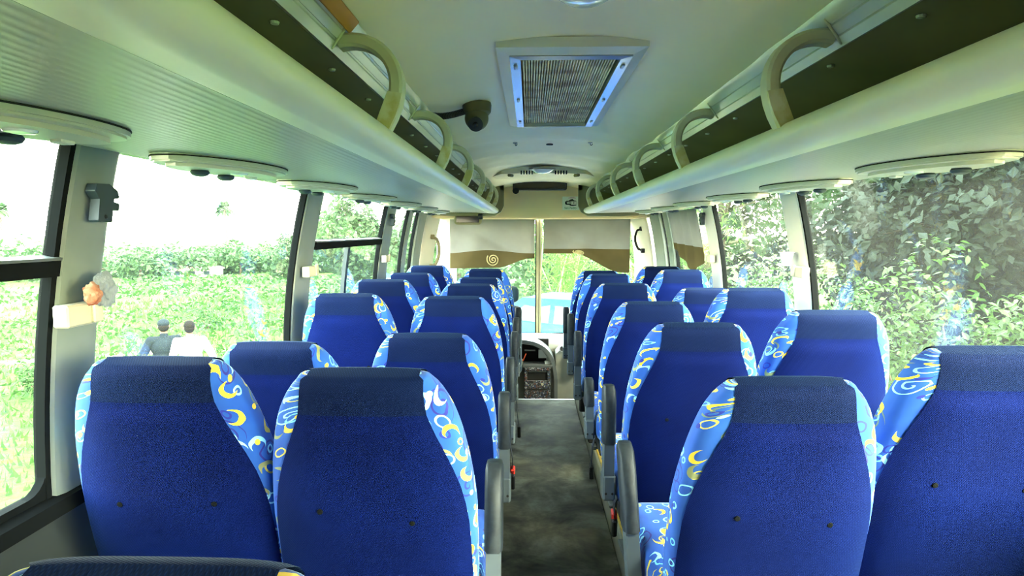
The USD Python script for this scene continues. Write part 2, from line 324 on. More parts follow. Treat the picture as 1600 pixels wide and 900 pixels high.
def mosaic_material():
    n = {'g': ('texture_coordinate', {}), 'v': ('voronoi_texture', {'scale': 85., 'feature': 'f1'}), 's': ('separate_color', {}), 'r': ('rgb_ramp', {'ramp': [(0., lin((40, 40, 44))), (.35, lin((90, 92, 96))), (.6, lin((60, 70, 100))), (.75, lin((168, 172, 178))), (.9, lin((110, 70, 60)))], 'interpolate': False}), 'p': ('principled_bsdf', {'roughness': .35})}
    M['mosaic'] = usdkit.material(stage, '/World/Looks/mosaic', n, [('g.object', 'v.vector'), ('v.color', 's.color'), ('s.r', 'r.fac'), ('r.color', 'p.base_color')], surface='p.BSDF')
mosaic_material()
def ground_material():
    n = {'g': ('geometry', {}), 'n1': ('noise_texture', {'scale': .35, 'detail': 6., 'roughness': .6}), 'n2': ('noise_texture', {'scale': 6., 'detail': 4.}),
         'r1': ('rgb_ramp', {'ramp': [(.34, lin((44, 76, 28))), (.5, lin((56, 88, 34))), (.66, lin((78, 96, 44)))]}), 'r2': ('rgb_ramp', {'ramp': [(.3, (.72, .76, .66)), (.65, (1.1, 1.08, 1.0))]}),
         'x': ('mix_color', {'blend_type': 'multiply', 'fac': 1., 'use_clamp': False}), 'b': ('bump', {'strength': .8, 'distance': .1}), 'p': ('principled_bsdf', {'roughness': .95, 'specular_ior_level': .1})}
    L = [('g.position', 'n1.vector'), ('g.position', 'n2.vector'), ('n1.fac', 'r1.fac'), ('n2.fac', 'r2.fac'), ('r1.color', 'x.a'), ('r2.color', 'x.b'), ('x.result', 'p.base_color'), ('n2.fac', 'b.height'), ('b.normal', 'p.normal')]
    M['grass_ground'] = usdkit.material(stage, '/World/Looks/grass_ground', n, L, surface='p.BSDF')
ground_material()

# ================================================================== THE BUS SHELL
def wx(z):                                       # half width of the inside at height z (tumblehome above the sill)
    return 1.165 - .12 * np.clip((np.asarray(z, float) - .85) / .85, 0, 1.3) ** 2.0
YB, YF = -1.75, 6.95                             # back wall, windscreen foot
st = lambda o: tag(o, kind='structure')
fl = st(thing('floor', 'dirty grey green vinyl aisle floor with dark stains', None))
obj('aisle_floor', cbox((0, (YB + 5.25) / 2, -.03), (.594, 5.25 - YB, .06), .004), 'floor_vinyl', fl)
obj('edge_trim', cbox((0, 5.243, -.004), (.594, .022, .014), .003), 'steel', fl)
obj('step_riser', cbox((0, 5.235, -.22), (2.2, .03, .32), .003), 'platform', fl)
obj('front_floor', cbox((0, 6.15, -.41), (2.3, 1.8, .06), .004), 'dash_dark', fl)
for s in (-1, 1):
    obj('seat_platform', cbox((s * .735, (YB + 5.2) / 2, .04), (.87, 5.2 - YB, .16), .006), 'platform', fl)
    obj('nosing_strip', cbox((s * .328, (YB + 5.2) / 2, .1235), (.03, 5.2 - YB, .007), .003), 'strip_yellow', fl)
# bits of litter on the aisle
# ceiling: a soft domed skin
xs = np.linspace(-.5, .5, 41); ys = np.linspace(YB, 5.78, 150)
X, Y = np.meshgrid(xs, ys, indexing='ij')
def zc(x, y): return 1.945 - .28 * x ** 2 - .0 * y
rip = (meshkit.fbm(np.stack([X * 2.2, Y * 2.6, 0 * X], -1), 3, 5) - .5) * .020
for yy, a in ((3.28, .012), (3.62, -.010), (3.9, .010), (4.25, -.008), (1.42, .005), (2.8, -.008)): rip += a * np.exp(-((Y - yy - .05 * np.sin(3 * X)) / .09) ** 2)
rip *= sst(.5, .42, np.abs(X))
Zc = zc(X, Y) + rip - .03 * sst(4.3, 5.7, Y)
ce = st(thing('ceiling', 'domed off-white vinyl ceiling with soft ripples'))
obj('ceiling_skin', grid_shell(np.stack([X, Y, Zc], -1), .02, flip=True), 'ceiling_vinyl', ce, smooth=True)
a = np.linspace(-1.13, 1.13, 41); Xr, Yr = np.meshgrid(a, np.array([YB - .1, 2., 5., 6.3]), indexing='ij')
obj('roof_skin', grid_shell(np.stack([Xr, Yr, 2.09 - .22 * np.abs(Xr) ** 2.6 - .16 * sst(5.6, 6.3, Yr)], -1), .04, flip=True), 'white_paint', ce, smooth=True)
# side walls
def wall_side(s, name):
    w = st(thing(name, 'cream painted bus side wall below and between the windows'))
    low = [(s * 1.17, .86), (s * 1.17, -.4), (s * 1.23, -.4), (s * 1.23, .86)]
    obj('lower_panel', extr_y(low, YB, 6.75), 'dark_panel', w)
    zz = np.linspace(1.665, 1.97, 8); p = [(s * float(wx(z)), z) for z in zz] + [(s * (float(wx(z)) + .09), z) for z in zz[::-1]]
    obj('header', extr_y(p, YB, 6.2), 'wall_cream', w)
    obj('sill', extr_y([(s * 1.135, .845), (s * 1.21, .845), (s * 1.21, .885), (s * 1.16, .889), (s * 1.138, .878)], YB, 5.5), 'rubber', w)
    obj('heater_duct', extr_y([(s * 1.168, .12), (s * 1.168, .30), (s * 1.10, .30), (s * 1.08, .27), (s * 1.08, .12)], YB, 5.2), 'black_plastic', w)
    return w
WL, WR = wall_side(-1, 'wall_left'), wall_side(1, 'wall_right')
def pillar(s, y0, y1, w, m='pillar_paint', depth=.012, near='rubber', proud=.016):
    """An upright between windows: follows the curve of the wall, with a rounded face."""
    zz = np.linspace(.86, 1.70, 12); out = MB(); P = []
    prof = [(0, y0 + .008), (proud * .75, y0 + .018), (proud, y0 + .04), (proud, y0 + (y1 - y0) * .55), (proud * .8, y1 - .03), (.0, y1 - .004), (-depth, y1), (-depth, y0)]
    for z in zz: P.append([(s * (float(wx(z)) - d), y, z) for d, y in prof])
    P = np.array(P); k = P.shape[1]; v = P.reshape(-1, 3); f = []
    for i in range(len(zz) - 1):
        for j in range(k): f.append([i * k + j, i * k + (j + 1) % k, (i + 1) * k + (j + 1) % k, (i + 1) * k + j])
    f = np.array(f); f = f if s > 0 else f[:, ::-1]
    cap0 = [[0, j + 1, j] for j in range(1, k - 1)]; n0 = (len(zz) - 1) * k; cap1 = [[n0, n0 + j, n0 + j + 1] for j in range(1, k - 1)]
    f = np.vstack([f[:, [0, 1, 2]], f[:, [0, 2, 3]], cap0, cap1])
    m_ = trimesh.Trimesh(v, f, process=False)
    if m_.volume < 0: m_.invert()
    obj('pillar', m_, m, w)
    g = MB()
    for ya, yb in ((y0 - .004, y0 + .010),):
        q = [np.array([[s * (float(wx(z)) - .008), ya, z], [s * (float(wx(z)) - .008), yb, z], [s * (float(wx(z)) + .012), yb, z], [s * (float(wx(z)) + .012), ya, z]]) for z in zz]
        for i in range(len(zz) - 1): g.add(hullpts(np.vstack([q[i], q[i + 1]])))
    obj('rubber_seal', g, near, w)
PL = [(-.30, -.14), (1.255, 1.415), (2.60, 2.83), (4.09, 4.38)]
PR = [(-.30, -.14), (1.20, 1.325), (2.69, 2.90), (3.93, 4.18)]
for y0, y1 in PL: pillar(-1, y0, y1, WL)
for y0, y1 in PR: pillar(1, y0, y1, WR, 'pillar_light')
pillar(-1, 4.84, 5.02, WL); pillar(-1, 5.25, 5.62, WL, proud=.03)
pillar(1, 5.14, 5.36, WR, proud=.03); pillar(1, 5.44, 5.90, WR, proud=.04)
# windows: pane, rubber frame, and for the sliders a divider bar
def strip_curve(s, y0, y1, z0, z1, off, th, n=10):
    zz = np.linspace(z0, z1, n); g = MB()
    P = np.array([[[s * (float(wx(z)) + off), y, z] for y in (y0, (y0 + y1) / 2, y1)] for z in zz])
    return grid_shell(P, th, flip=(s < 0))
nwin = [0]
def window(s, y0, y1, m='pane_glass', divider=None, upright=None, y0z=None):
    nwin[0] += 1
    w = st(thing(f'window_{nwin[0]}', 'bus side window pane in black rubber'))
    obj('pane', strip_curve(s, y0 - .02, y1 + .02, .87, 1.69, .012, .004), m, w, smooth=True)
    fr = MB()
    fr.add(strip_curve(s, y0 - .02, y1 + .02, .872, .905, -.006, .024, 3))
    fr.add(strip_curve(s, y0 - .02, y1 + .02, 1.66, 1.69, -.006, .024, 3))
    fr.add(strip_curve(s, y1 - .003, y1 + .01, .88, 1.69, -.004, .022, 10))
    for zc_ in (.905,):                                       # rounded lower and upper corners
        for yc, d in ((y0 + .0, 1), (y1, -1)):
            r = .05; sg = 1 if zc_ < 1 else -1
            pts = [(yc, zc_)] + [(yc + d * (r - r * math.cos(t)), zc_ + sg * (r - r * math.sin(t))) for t in np.linspace(0, math.pi / 2, 6)]
            v, f = extr_x(Polygon(pts), 0, .02); v[:, 0] = s * (wx(v[:, 2]) - .006 + v[:, 0])
            fr.add(v, f if s > 0 else f[:, ::-1])
    obj('rubber_frame', fr, 'rubber', w)
    if divider:
        obj('divider_rail', strip_curve(s, y0 - .01, y1 + .01, divider - .020, divider + .014, -.014, .03, 4), 'rubber', w)
        obj('rail_lip', strip_curve(s, y0 - .01, y1 + .01, divider + .014, divider + .020, -.016, .03, 3), 'frame_grey', w)
    if upright:
        obj('slider_upright', strip_curve(s, upright - .02, upright + .02, .9, divider - .02, -.008, .02, 6), 'dark_slate', w)
    return w
obj('rear_side_panel', strip_curve(-1, YB, -.2, .86, 1.70, .0, .04), 'wall_cream', WL)
window(-1, -.14, 1.255, divider=1.395); window(-1, 1.415, 2.60); window(-1, 2.83, 4.09, 'pane_dusty', divider=1.405, upright=3.38)
window(-1, 4.38, 4.84, 'pane_dusty'); window(-1, 5.02, 5.25, 'pane_dusty')
window(1, YB + .02, -.3); window(1, -.14, 1.20); window(1, 1.325, 2.69, 'pane_dusty'); window(1, 2.90, 3.93, 'pane_dusty'); window(1, 4.18, 5.14, 'pane_dusty')
# back wall with its window
bw = st(thing('wall_back', 'rear wall of the bus behind the camera'))
obj('rear_panel', cbox((0, YB - .03, .80), (2.4, .06, 2.4), .004), 'wall_cream', bw)
# front: bulkhead, lower nose, A posts and windscreen
wf = st(thing('wall_front', 'beige front bulkhead panel above the windscreen'))
obj('bulkhead', cbox((0, 5.79, 1.80), (2.0, .05, .41), .012), 'beige_panel', wf)
from shapely.geometry import box as sbox
obj('arch_trim', extr_y(sbox(-.37, 1.84, .37, 1.99).difference(Polygon([(-.335, 1.80), (.335, 1.80), (.335, 1.925), (-.335, 1.925)]).buffer(-.05).buffer(.05).union(sbox(-.335, 1.7, .335, 1.85))), 5.50, 5.56), mat('bracket', (128, 122, 88), .6), wf)
obj('bulkhead_soffit', cbox((0, 6.25, 1.62), (2.06, .95, .035), .006), 'beige_panel', wf)
obj('nose_panel', cbox((0, 6.93, -.06), (2.3, .06, .72), .004), 'white_paint', wf)
for s in (-1, 1):
    zz = np.linspace(.25, 1.66, 12)
    P = []
    for z in zz:
        k = (1.66 - z) / 1.41; x0 = float(wx(max(z, .85))) - (.02 if s < 0 else .055); ya = 5.70 if s < 0 else 6.0; yb = (6.00 if s < 0 else 6.50) + .20 * k * (s > 0)
        P.append([(s * x0, ya, z), (s * (x0 - .005), (ya + yb) / 2, z), (s * (x0 - .07), yb, z)])
    obj('corner_post', grid_shell(np.array(P), .05, flip=(s < 0)), 'pillar_light', wf, smooth=True)
    obj('side_infill', cbox((s * 1.2, 6.35, .2), (.06, .9, 1.3), .004), 'wall_cream', wf)
nwin[0] += 1
ws = st(thing(f'window_{nwin[0]}', 'split windscreen with a cream centre post'))
def ws_pt(u, k):                                 # u: -1..1 across, k: 0 foot .. 1 head
    return np.array([u * (1.08 - .05 * k), 7.02 - .22 * k - .34 * abs(u) ** 3, .28 + 1.35 * k])
for u0, u1 in ((-1, -.028), (.028, 1)):
    P = np.array([[ws_pt(u, k) for k in np.linspace(0, 1, 8)] for u in np.linspace(u0, u1, 14)])
    obj('pane', grid_shell(P, .005), 'screen_glass', ws, smooth=True)
g = MB()
g.add(hullpts([p + np.array([dx, dy, 0]) for k in (0, 1) for p in (ws_pt(0, k),) for dx in (-.034, .034) for dy in (-.05, .015)]))
obj('centre_post', g, 'post_cream', ws); g = MB()
g.add(hullpts([ws_pt(0, k) + np.array([dx, dy, 0]) for k in (0, 1) for dx in (-.036, -.026) for dy in (-.054, .02)]))
g.add(hullpts([ws_pt(0, k) + np.array([dx, dy, 0]) for k in (0, 1) for dx in (.004, .009) for dy in (-.054, .02)]))
obj('post_seal', g, 'rubber', ws)
g = MB(); g.tube([ws_pt(u, 0) + np.array([0, -.01, 0]) for u in np.linspace(-1, 1, 30)], .02); g.tube([ws_pt(u, 1) for u in np.linspace(-1, 1, 30)], .02)
obj('rubber_surround', g, 'rubber', ws)
# grab handles and fittings on the front right and front left corner posts
for s, n_ in ((1, 'black grab handle on the cream corner post right of the windscreen'), (-1, 'curved grey grab handle on the cream corner post by the driver')):
    h = thing('grab_handle', n_, 'handle')
    z0, z1 = (1.28, 1.50) if s > 0 else (1.14, 1.42); xx = s * (float(wx(1.4)) - .115 - (.0 if s > 0 else -.01)); yy = 6.2 if s > 0 else 5.86
    t = np.linspace(0, 1, 14); p = np.stack([xx - s * .035 * np.sin(np.pi * t), yy + .10 * (t - .5), z0 + (z1 - z0) * t], 1); p[0, 0] = p[-1, 0] = xx + s * .04
    obj('grip', tube(p, .011 if s > 0 else .014), 'dash_dark' if s > 0 else 'bracket', h)
    for k in (0, -1): obj('foot', cbox((xx + s * .035, p[k, 1], p[k, 2]), (.04, .03, .045), .006), 'black_plastic' if s > 0 else 'bracket', h)

# ================================================================== LUGGAGE RACKS
def rack_profile(s):
    """Closed (x, z) outline of the tray: ribbed underside, rolled nose, tray top."""
    p = [(1.03, 1.648)]
    n = 30
    for i in range(n):                                            # ribs along the underside
        x = 1.015 - (1.015 - .475) * i / n; dx = (1.015 - .475) / n; z = 1.645 - .011 * (1.015 - x) / .54
        p += [(x, z), (x - dx * .30, z), (x - dx * .42, z + .0008), (x - dx * .88, z + .0008)]
    for t in np.linspace(-100, 95, 18):                           # rolled nose
        cx, cz = .428, 1.660
        p.append((cx - .048 * math.cos(math.radians(t)) * (1 if abs(t) < 90 else .6), cz + .029 * math.sin(math.radians(t))))
    p += [(.46, 1.688), (.475, 1.672), (.60, 1.668), (1.03, 1.675)]
    return [(s * x, z) for x, z in p]
ARCH_Y = [-.85, -.1, 1.25, 2.02, 2.78, 3.54, 4.30, 5.02]
PSU_Y = [-.62, .10, .86, 1.53, 2.22, 2.92, 3.62, 4.30, 4.95]
def rack(s, label):
    t = thing('luggage_rack', label, 'luggage rack', 'pair of overhead racks')
    y0, y1 = YB, 5.52
    prof = rack_profile(s)
    nose = Polygon([(x, z) for x, z in prof if abs(x) < .476]).buffer(0)
    tray = Polygon(prof).buffer(0)
    from shapely.geometry import box as sbox
    A, B = tray.intersection(sbox(*( (s * .476, 1.5, s * 2, 2) if s > 0 else (-2, 1.5, -.476, 2)))), tray.intersection(sbox(*((0, 1.5, .4755, 2) if s > 0 else (-.4755, 1.5, 0, 2))))
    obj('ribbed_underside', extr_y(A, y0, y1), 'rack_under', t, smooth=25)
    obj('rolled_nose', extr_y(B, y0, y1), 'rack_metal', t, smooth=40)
    roof = [(.500, 1.845), (.503, 1.830), (1.0, 1.735), (1.04, 1.675), (1.06, 1.675), (1.05, 1.76), (.52, 1.85)]
    obj('back_board', extr_y([(s * x, z) for x, z in roof], y0, y1), 'rack_inside', t)
    rail = [(.450, 1.892), (.455, 1.882), (.468, 1.868), (.471, 1.870), (.474, 1.867), (.473, 1.862), (.484, 1.848), (.487, 1.850), (.489, 1.847), (.488, 1.842), (.498, 1.826), (.506, 1.828), (.52, 1.845), (.50, 1.895), (.455, 1.902)]
    obj('rail', extr_y([(s * x, z) for x, z in rail], y0, y1), 'rail_metal', t, smooth=25)
    for y in ARCH_Y:
        g = MB(); th = np.linspace(0, 1, 16); P = []
        b0, b1, b2, b3 = np.array([.486, 1.846]), np.array([.415, 1.866]), np.array([.325, 1.80]), np.array([.398, 1.680])
        c = np.array([(1 - k) ** 3 * b0 + 3 * (1 - k) ** 2 * k * b1 + 3 * (1 - k) * k * k * b2 + k ** 3 * b3 for k in th])
        tg = np.gradient(c, axis=0); tg /= np.linalg.norm(tg, axis=1, keepdims=True); nm = np.stack([tg[:, 1], -tg[:, 0]], 1)
        sec = [(-.019, -.008), (-.014, -.0135), (.014, -.0135), (.019, -.008), (.019, .008), (.014, .0135), (-.014, .0135), (-.019, .008)]
        V = np.array([[(s * (c[i] + nm[i] * q[1])[0], y + q[0] * (1 + .2 * th[i]), (c[i] + nm[i] * q[1])[1]) for q in sec] for i in range(16)])
        v = V.reshape(-1, 3); f = []
        for i in range(15):
            for j in range(8): f.append([i * 8 + j, i * 8 + (j + 1) % 8, (i + 1) * 8 + (j + 1) % 8, (i + 1) * 8 + j])
        f = np.array(f); f = np.vstack([f[:, [0, 1, 2]], f[:, [0, 2, 3]], [[0, j + 1, j] for j in range(1, 7)], [[120, 120 + j, 121 + j] for j in range(1, 7)]])
        m_ = trimesh.Trimesh(v, f, process=False)
        if m_.volume < 0: m_.invert()
        ar = obj('arch_handle', m_, 'arch_plastic', t, smooth=40)
        if y > 0:
            q = []
            for i in (12, 13, 14, 15):
                for e in (-.0242, -.019 + .0035 * (i - 12)):
                    for o in (-.0145, .0145): pt = c[i] + nm[i] * o; q.append((s * pt[0], y + e + .0 * i, pt[1]))
            obj('tape_remnant', hullpts(q), 'tape_yellow', ar)
        obj('rail_joint', cbox((s * .478, y - .024, 1.853), (.006, .004, .060), .0015, rot('y', -s * 36)), 'arch_plastic', t)
    for y in np.arange(.15, 5.4, .30):
        obj('screw', lathe([(0, 0), (.008, 0), (.007, .004), (.0, .006)], 10, rot('x', 180), (s * .535, y, 1.8225)), 'white_paint', t)
    for y in PSU_Y:                                               # reading lamp and air nozzle panels
        pts = []
        for k in range(40):
            a_ = 2 * math.pi * k / 40; e = .62
            pts.append((s * (.868 + .098 * np.sign(math.cos(a_)) * abs(math.cos(a_)) ** e * (1 - .25 * abs(math.sin(a_)) ** 3)), y + .205 * np.sign(math.sin(a_)) * abs(math.sin(a_)) ** 1.1))
        P1 = affinity.rotate(Polygon(pts), s * 14, origin=(s * .868, y))
        if s < 0: P1 = P1.buffer(0)
        sp = obj('service_panel', MB().add(*extr_z(P1, 1.629, 1.647)).add(*extr_z(P1.buffer(-.006), 1.625, 1.630)).add(*extr_z(P1.buffer(-.030), 1.617, 1.626)), 'psu_plastic', t, smooth=20)
        obj('panel_seam', MB().add(*extr_z(P1.buffer(.0015).difference(P1.buffer(-.002)), 1.637, 1.640)), 'dash_dark', sp)
        for dy in (-.05, .09):
            obj('air_nozzle', lathe([(0, 0), (.019, 0), (.022, .005), (.018, .011), (.010, .014), (.0, .014)], 18, rot('x', 180), (s * .900, y + dy * .9 - .02, 1.617)), 'dark_slate', sp)
        obj('reading_lamp', lathe([(0, 0), (.022, 0), (.020, .004), (0, .007)], 18, rot('x', 180), (s * .845, y + .02, 1.617)), 'lamp_clear', sp)
        obj('call_button', cbox((s * .86, y + .12, 1.615), (.022, .03, .008), .002), 'white_paint', sp)
    # end cap bracket facing the windscreen
    out = Polygon([(s * x, z) for x, z in [(.335, 1.94), (.335, 1.70), (.36, 1.645), (.42, 1.612), (.70, 1.606), (1.06, 1.625), (1.06, 1.80), (.9, 1.93)]]).buffer(.012).buffer(-.012)
    obj('end_cap', extr_y(out, 5.50, 5.56), 'bracket', t)
    return t
RKL = rack(-1, 'overhead ribbed metal luggage rack along the left, open field windows')
RKR = rack(1, 'overhead ribbed metal luggage rack along the right, leafy shrub windows')
obj('orange_tape', cbox((-.4535, .95, 1.8735), (.030, .58, .004), .0015, rot('y', -48)), 'tape_orange', RKL, label='strip of orange tape on the rail')

# ================================================================== SEATS
def bez(pts, x):
    p = np.array(pts, float); return np.interp(x, p[:, 0], p[:, 1])
from scipy.interpolate import PchipInterpolator
_W = PchipInterpolator([0, .12, .30, .45, .56, .64, .70, .745, .78], [.196, .208, .222, .222, .213, .200, .184, .164, .138])
_T = PchipInterpolator([0, .2, .5, .70, .78], [.125, .12, .105, .095, .075])
_B = PchipInterpolator([0, .15, .30, .45, .55, .62, .67, .712, .718, .78], [.188, .200, .212, .208, .192, .168, .148, .132, .130, .124])
HB = .78
def seat_back(tilt, wv=0.0):
    """Mesh pieces of the back in the seat's own frame (x across, s up the back, rear towards -y); returns dicts of (v, f, uv)."""
    S = np.concatenate([np.linspace(0, .64, 15), np.linspace(.66, .70, 4), [.709, .718, .735, .752, .766]])
    rows = []                                      # (s, half width, thickness, bound, offset)
    for s in S: rows.append((s, float(_W(s)), float(_T(s)), float(_B(s)), 0.0))
    for ph in (25, 50, 70, 82):                    # rounded crest
        c, sn = math.cos(math.radians(ph)), math.sin(math.radians(ph)); w0, t0 = float(_W(.772)), float(_T(.772))
        rows.append((.768 + .022 * sn, w0 - .020 * (1 - c) - .004, t0 * (.25 + .75 * c), min(float(_B(.77)), w0 - .02 * (1 - c) - .014), 0.))
    tl = math.radians(tilt)
    def pos(x, n, s):                               # n: towards the rear
        c, sn = math.cos(tl), math.sin(tl)
        return np.stack([x, -n * c - s * sn, s * c - n * sn + 0 * x], -1)
    ne = 3.4
    def rear(x, w, t): return t / 2 * np.clip(1 - np.abs(x / w) ** ne, 0, 1) ** (1 / ne)
    out = {}
    NR = 18
    def fab(rws, kind):
        V, UV = [], []
        for (s, w, t, b, o) in rws:
            b = min(b, w * .97)
            if kind == 'rear':
                x = np.linspace(-b, b, NR + 1); n = rear(x, w, t)
                hr = .008 * sst(.712, .675, s) * (1 - .8 * np.abs(x / b) ** 4) + .010 * sst(.0, .35, s) * sst(.68, .4, s) * (1 - (x / b) ** 2)
                n = n + hr + .002; u = x
            else:
                a0 = math.asin(max(-1, min(1, -(1 - (b / w) ** ne) ** .5))) if False else None
                b = b * .965; ca = (b / w) ** (ne / 2); a0 = -math.acos(min(1, ca))
                A = np.concatenate([np.linspace(a0, 0, 9), np.linspace(0, math.pi, 23)[1:], np.linspace(math.pi, math.pi - a0, 9)[1:]])
                x = w * np.sign(np.cos(A)) * np.abs(np.cos(A)) ** (2 / ne); n = -t / 2 * np.sign(np.sin(A)) * np.abs(np.sin(A)) ** (2 / ne)
                fr = np.clip(-n / (t / 2), 0, 1)                     # front: side bolsters stand proud
                n = n - fr * .035 * sst(.12, .20, np.abs(x)) * sst(.7, .45, s)
                u = np.concatenate([[0], np.cumsum(np.hypot(np.diff(x), np.diff(n)))])
            V.append(pos(x, n, s)); UV.append(np.stack([u, np.full_like(u, s)], -1))
        V, UV = np.array(V), np.array(UV); a_, b_ = V.shape[:2]
        i, j = np.meshgrid(np.arange(a_ - 1), np.arange(b_ - 1), indexing='ij')
        q = np.stack([i * b_ + j, i * b_ + j + 1, (i + 1) * b_ + j + 1, (i + 1) * b_ + j], -1).reshape(-1, 4)
        f = np.vstack([q[:, [0, 1, 2]], q[:, [0, 2, 3]]])
        return V.reshape(-1, 3), f, UV.reshape(-1, 2), (a_, b_)
    low = [r for r in rows if r[0] <= .719]; top = [r for r in rows if r[0] >= .717]
    out['panel'] = fab(low, 'rear'); cp = fab(top, 'rear'); out['shell'] = fab(rows, 'shell')
    # close the crest: rear cap's last row bridges to the shell front's last row
    v, f, uv, (a_, b_) = cp; V_, U_ = [v], [uv]; prev = (a_ - 1) * b_; n0 = len(v); k = np.arange(NR)
    for q, r_ in enumerate(reversed(top[2:])):
        s0, w0, t0, bb, _ = r_; bb = min(bb, w0 * .97); x = np.linspace(-bb, bb, NR + 1)
        V_.append(pos(x, -rear(x, w0, t0) - .004, s0 + .002)); U_.append(np.stack([x, np.full(NR + 1, .8 + .01 * q)], 1)); cur = n0 + q * b_
        f = np.vstack([f, np.stack([prev + k, prev + k + 1, cur + k + 1], 1), np.stack([prev + k, cur + k + 1, cur + k], 1)]); prev = cur
    v, uv = np.vstack(V_), np.vstack(U_)
    out['cap'] = (v, f, uv, None)
    v, f, uv, (a_, b_) = out['shell']              # sides of the crest: fan each end
    base = (a_ - 1) * b_; row = np.arange(b_)
    xr = v[base + row, 0]; lb = rows[-1][3]
    for sg in (-1, 1):
        pc = pos(np.array([sg * lb * .9]), np.array([0.]), rows[-1][0])[0]; v = np.vstack([v, pc]); uv = np.vstack([uv, [.2, .8]])
        ok = (sg * xr[:-1] > lb * .7) & (sg * xr[1:] > lb * .7); f = np.vstack([f, np.stack([base + row[:-1][ok], base + row[1:][ok], np.full(ok.sum(), len(v) - 1)], 1)])
    out['shell'] = (v, f, uv, None); out['pos'] = pos; out['rear'] = rear
    return out
def rbox(c, size, r, seg=12):
    h = np.array(size) / 2 - r
    sp = [m3.Manifold.sphere(r, seg).translate([c[0] + sx * h[0], c[1] + sy * h[1], c[2] + sz * h[2]]) for sx in (-1, 1) for sy in (-1, 1) for sz in (-1, 1)]
    m = m3.Manifold.batch_hull(sp).to_mesh(); return np.array(m.vert_properties[:, :3]), np.array(m.tri_verts)
def seat(label, x, y, z, tilt, aisle, arm=None, holes=True, cushion=True, yaw=0, roll=0, arm_tilt=2):
    """x, y, z: the middle of the crest; aisle: +1 / -1 side where the arm and pedestal foot are."""
    tl = math.radians(tilt); by = y + HB * math.sin(tl) ; bz = z - .79 * math.cos(tl)
    t = thing('bus_seat', label, 'bus seat', 'blue bus seats', (x, by, 0), yaw)
    sb = seat_back(tilt); off = np.array([0, 0, bz]); ju = RNG.uniform(0, 20, 2)
    for key, name, m in (('panel', 'back_panel', 'seat_navy'), ('cap', 'headrest_cap', 'seat_cap'), ('shell', 'back_cover', 'seat_swirl')):
        v, f, uv, _ = sb[key]
        p = obj(name, (v + off, f), m, t, smooth=True, uv=uv + ju,
                label={'panel': 'navy knit rear panel', 'cap': 'darker headrest band on top', 'shell': 'mid-blue sides printed with swirls, rings and crescents'}[key])
        p.SetCustomDataByKey('label', {'panel': 'navy knit rear panel', 'cap': 'darker headrest band on top', 'shell': 'mid-blue sides printed with swirls, rings and crescents'}[key])
        if key == 'panel': pan = p
    if holes:
        for hx in (-.095 + RNG.uniform(-.01, .01), .095 + RNG.uniform(-.01, .01)):
            s_ = .49 + RNG.uniform(-.015, .015); n_ = float(sb['rear'](np.array(hx), .22, .11)) + .0150
            c = sb['pos'](np.array([hx]), np.array([n_]), s_)[0] + off
            obj('tack_hole', lathe([(0, .0006), (.0050, .0006), (.0062, 0), (.0064, -.004), (0, -.004)], 10, rot('x', 90 + tilt), c), 'rubber', pan)
    if cushion:
        cz = .50
        v, f = rbox((0, .26, cz), (.43, .48, .13), .05); v = v.copy(); v[:, 2] += .02 * sst(-.1, .5, v[:, 1]) + .02 * sst(.13, .21, np.abs(v[:, 0])) * (v[:, 2] > cz)
        obj('seat_cushion', (v, f), 'seat_swirl', t, smooth=True, uv=v[:, :2] + ju)
        g = MB().box((0, .22, .41), (.40, .40, .06), .01).box((0, .02, .30), (.36, .05, .25), .008)
        obj('seat_frame', g, 'dash_dark', t)
        g = MB().box((aisle * .10, .22, .255), (.05, .30, .27), .01).box((aisle * .10, .22, .128), (.10, .38, .016), .004)
        obj('pedestal', g, 'frame_grey', t)
    if arm:
        top, bot, ext = arm                       # heights of the raised arm's tip and hinge, shift along the bus
        ax = aisle * (.245); L = top - bot; at_ = math.radians(arm_tilt)
        def P(k, d): return (ax, ext + .05 - k * L * math.tan(at_) + d, bot + k * L)
        g = MB(); dk = .52
        pad = []
        for k, w in ((.42, .030), (.6, .032), (.85, .031), (.95, .026), (1.0, .014)):
            for sx in (-1, 1):
                for e, cx in ((1, .6), (.55, 1)):
                    for sd in (-1, 1): q = P(k, sd * w * e * 1.25); pad.append((q[0] + sx * .024 * cx * (1 if k < .99 else .8), q[1] + (.012 if k > .9 else 0), q[2]))
        ap = obj('armrest', hullpts(pad), 'arm_dark', t, smooth=50)
        sh = []
        for k in (.06, .425):
            for sx in (-1, 1):
                for sd in (-1, 1): q = P(k, sd * .030); sh.append((q[0] + sx * .019, q[1], q[2]))
        obj('arm_shank', hullpts(sh), 'arm_grey', ap)
        q = P(.05, 0); obj('hinge_box', cbox((q[0], q[1], q[2] - .03), (.048, .07, .10), .008), 'arm_grey', t)
        for e in (-.012, .012): obj('hinge_screw', lathe([(0, 0), (.005, 0), (.004, .002), (0, .003)], 8, rot('x', 90), (q[0] + e, q[1] - .035, q[2] - .05)), 'dash_dark', t)
        obj('hinge_bar', cbox((aisle * .2, q[1] + .01, q[2] - .05), (.11, .03, .035), .005), 'frame_grey', t)
    return t
ORD = ['first', 'second', 'third', 'fourth', 'fifth', 'sixth']
LA = [(1.205, 1.185, 14), (1.965, 1.13, 15), (2.68, 1.178, 13), (3.45, 1.168, 13), (4.05, 1.16, 13), (4.68, 1.178, 12)]
LW = [(1.235, 1.20, 14), (1.80, 1.125, 24), (2.56, 1.20, 15), (3.22, 1.21, 14), (3.96, 1.195, 14), (4.66, 1.205, 12)]
RA = [(1.27, 1.157, 14), (1.96, 1.170, 14), (2.67, 1.158, 13), (3.47, 1.172, 13), (4.13, 1.18, 12), (4.70, 1.165, 12)]
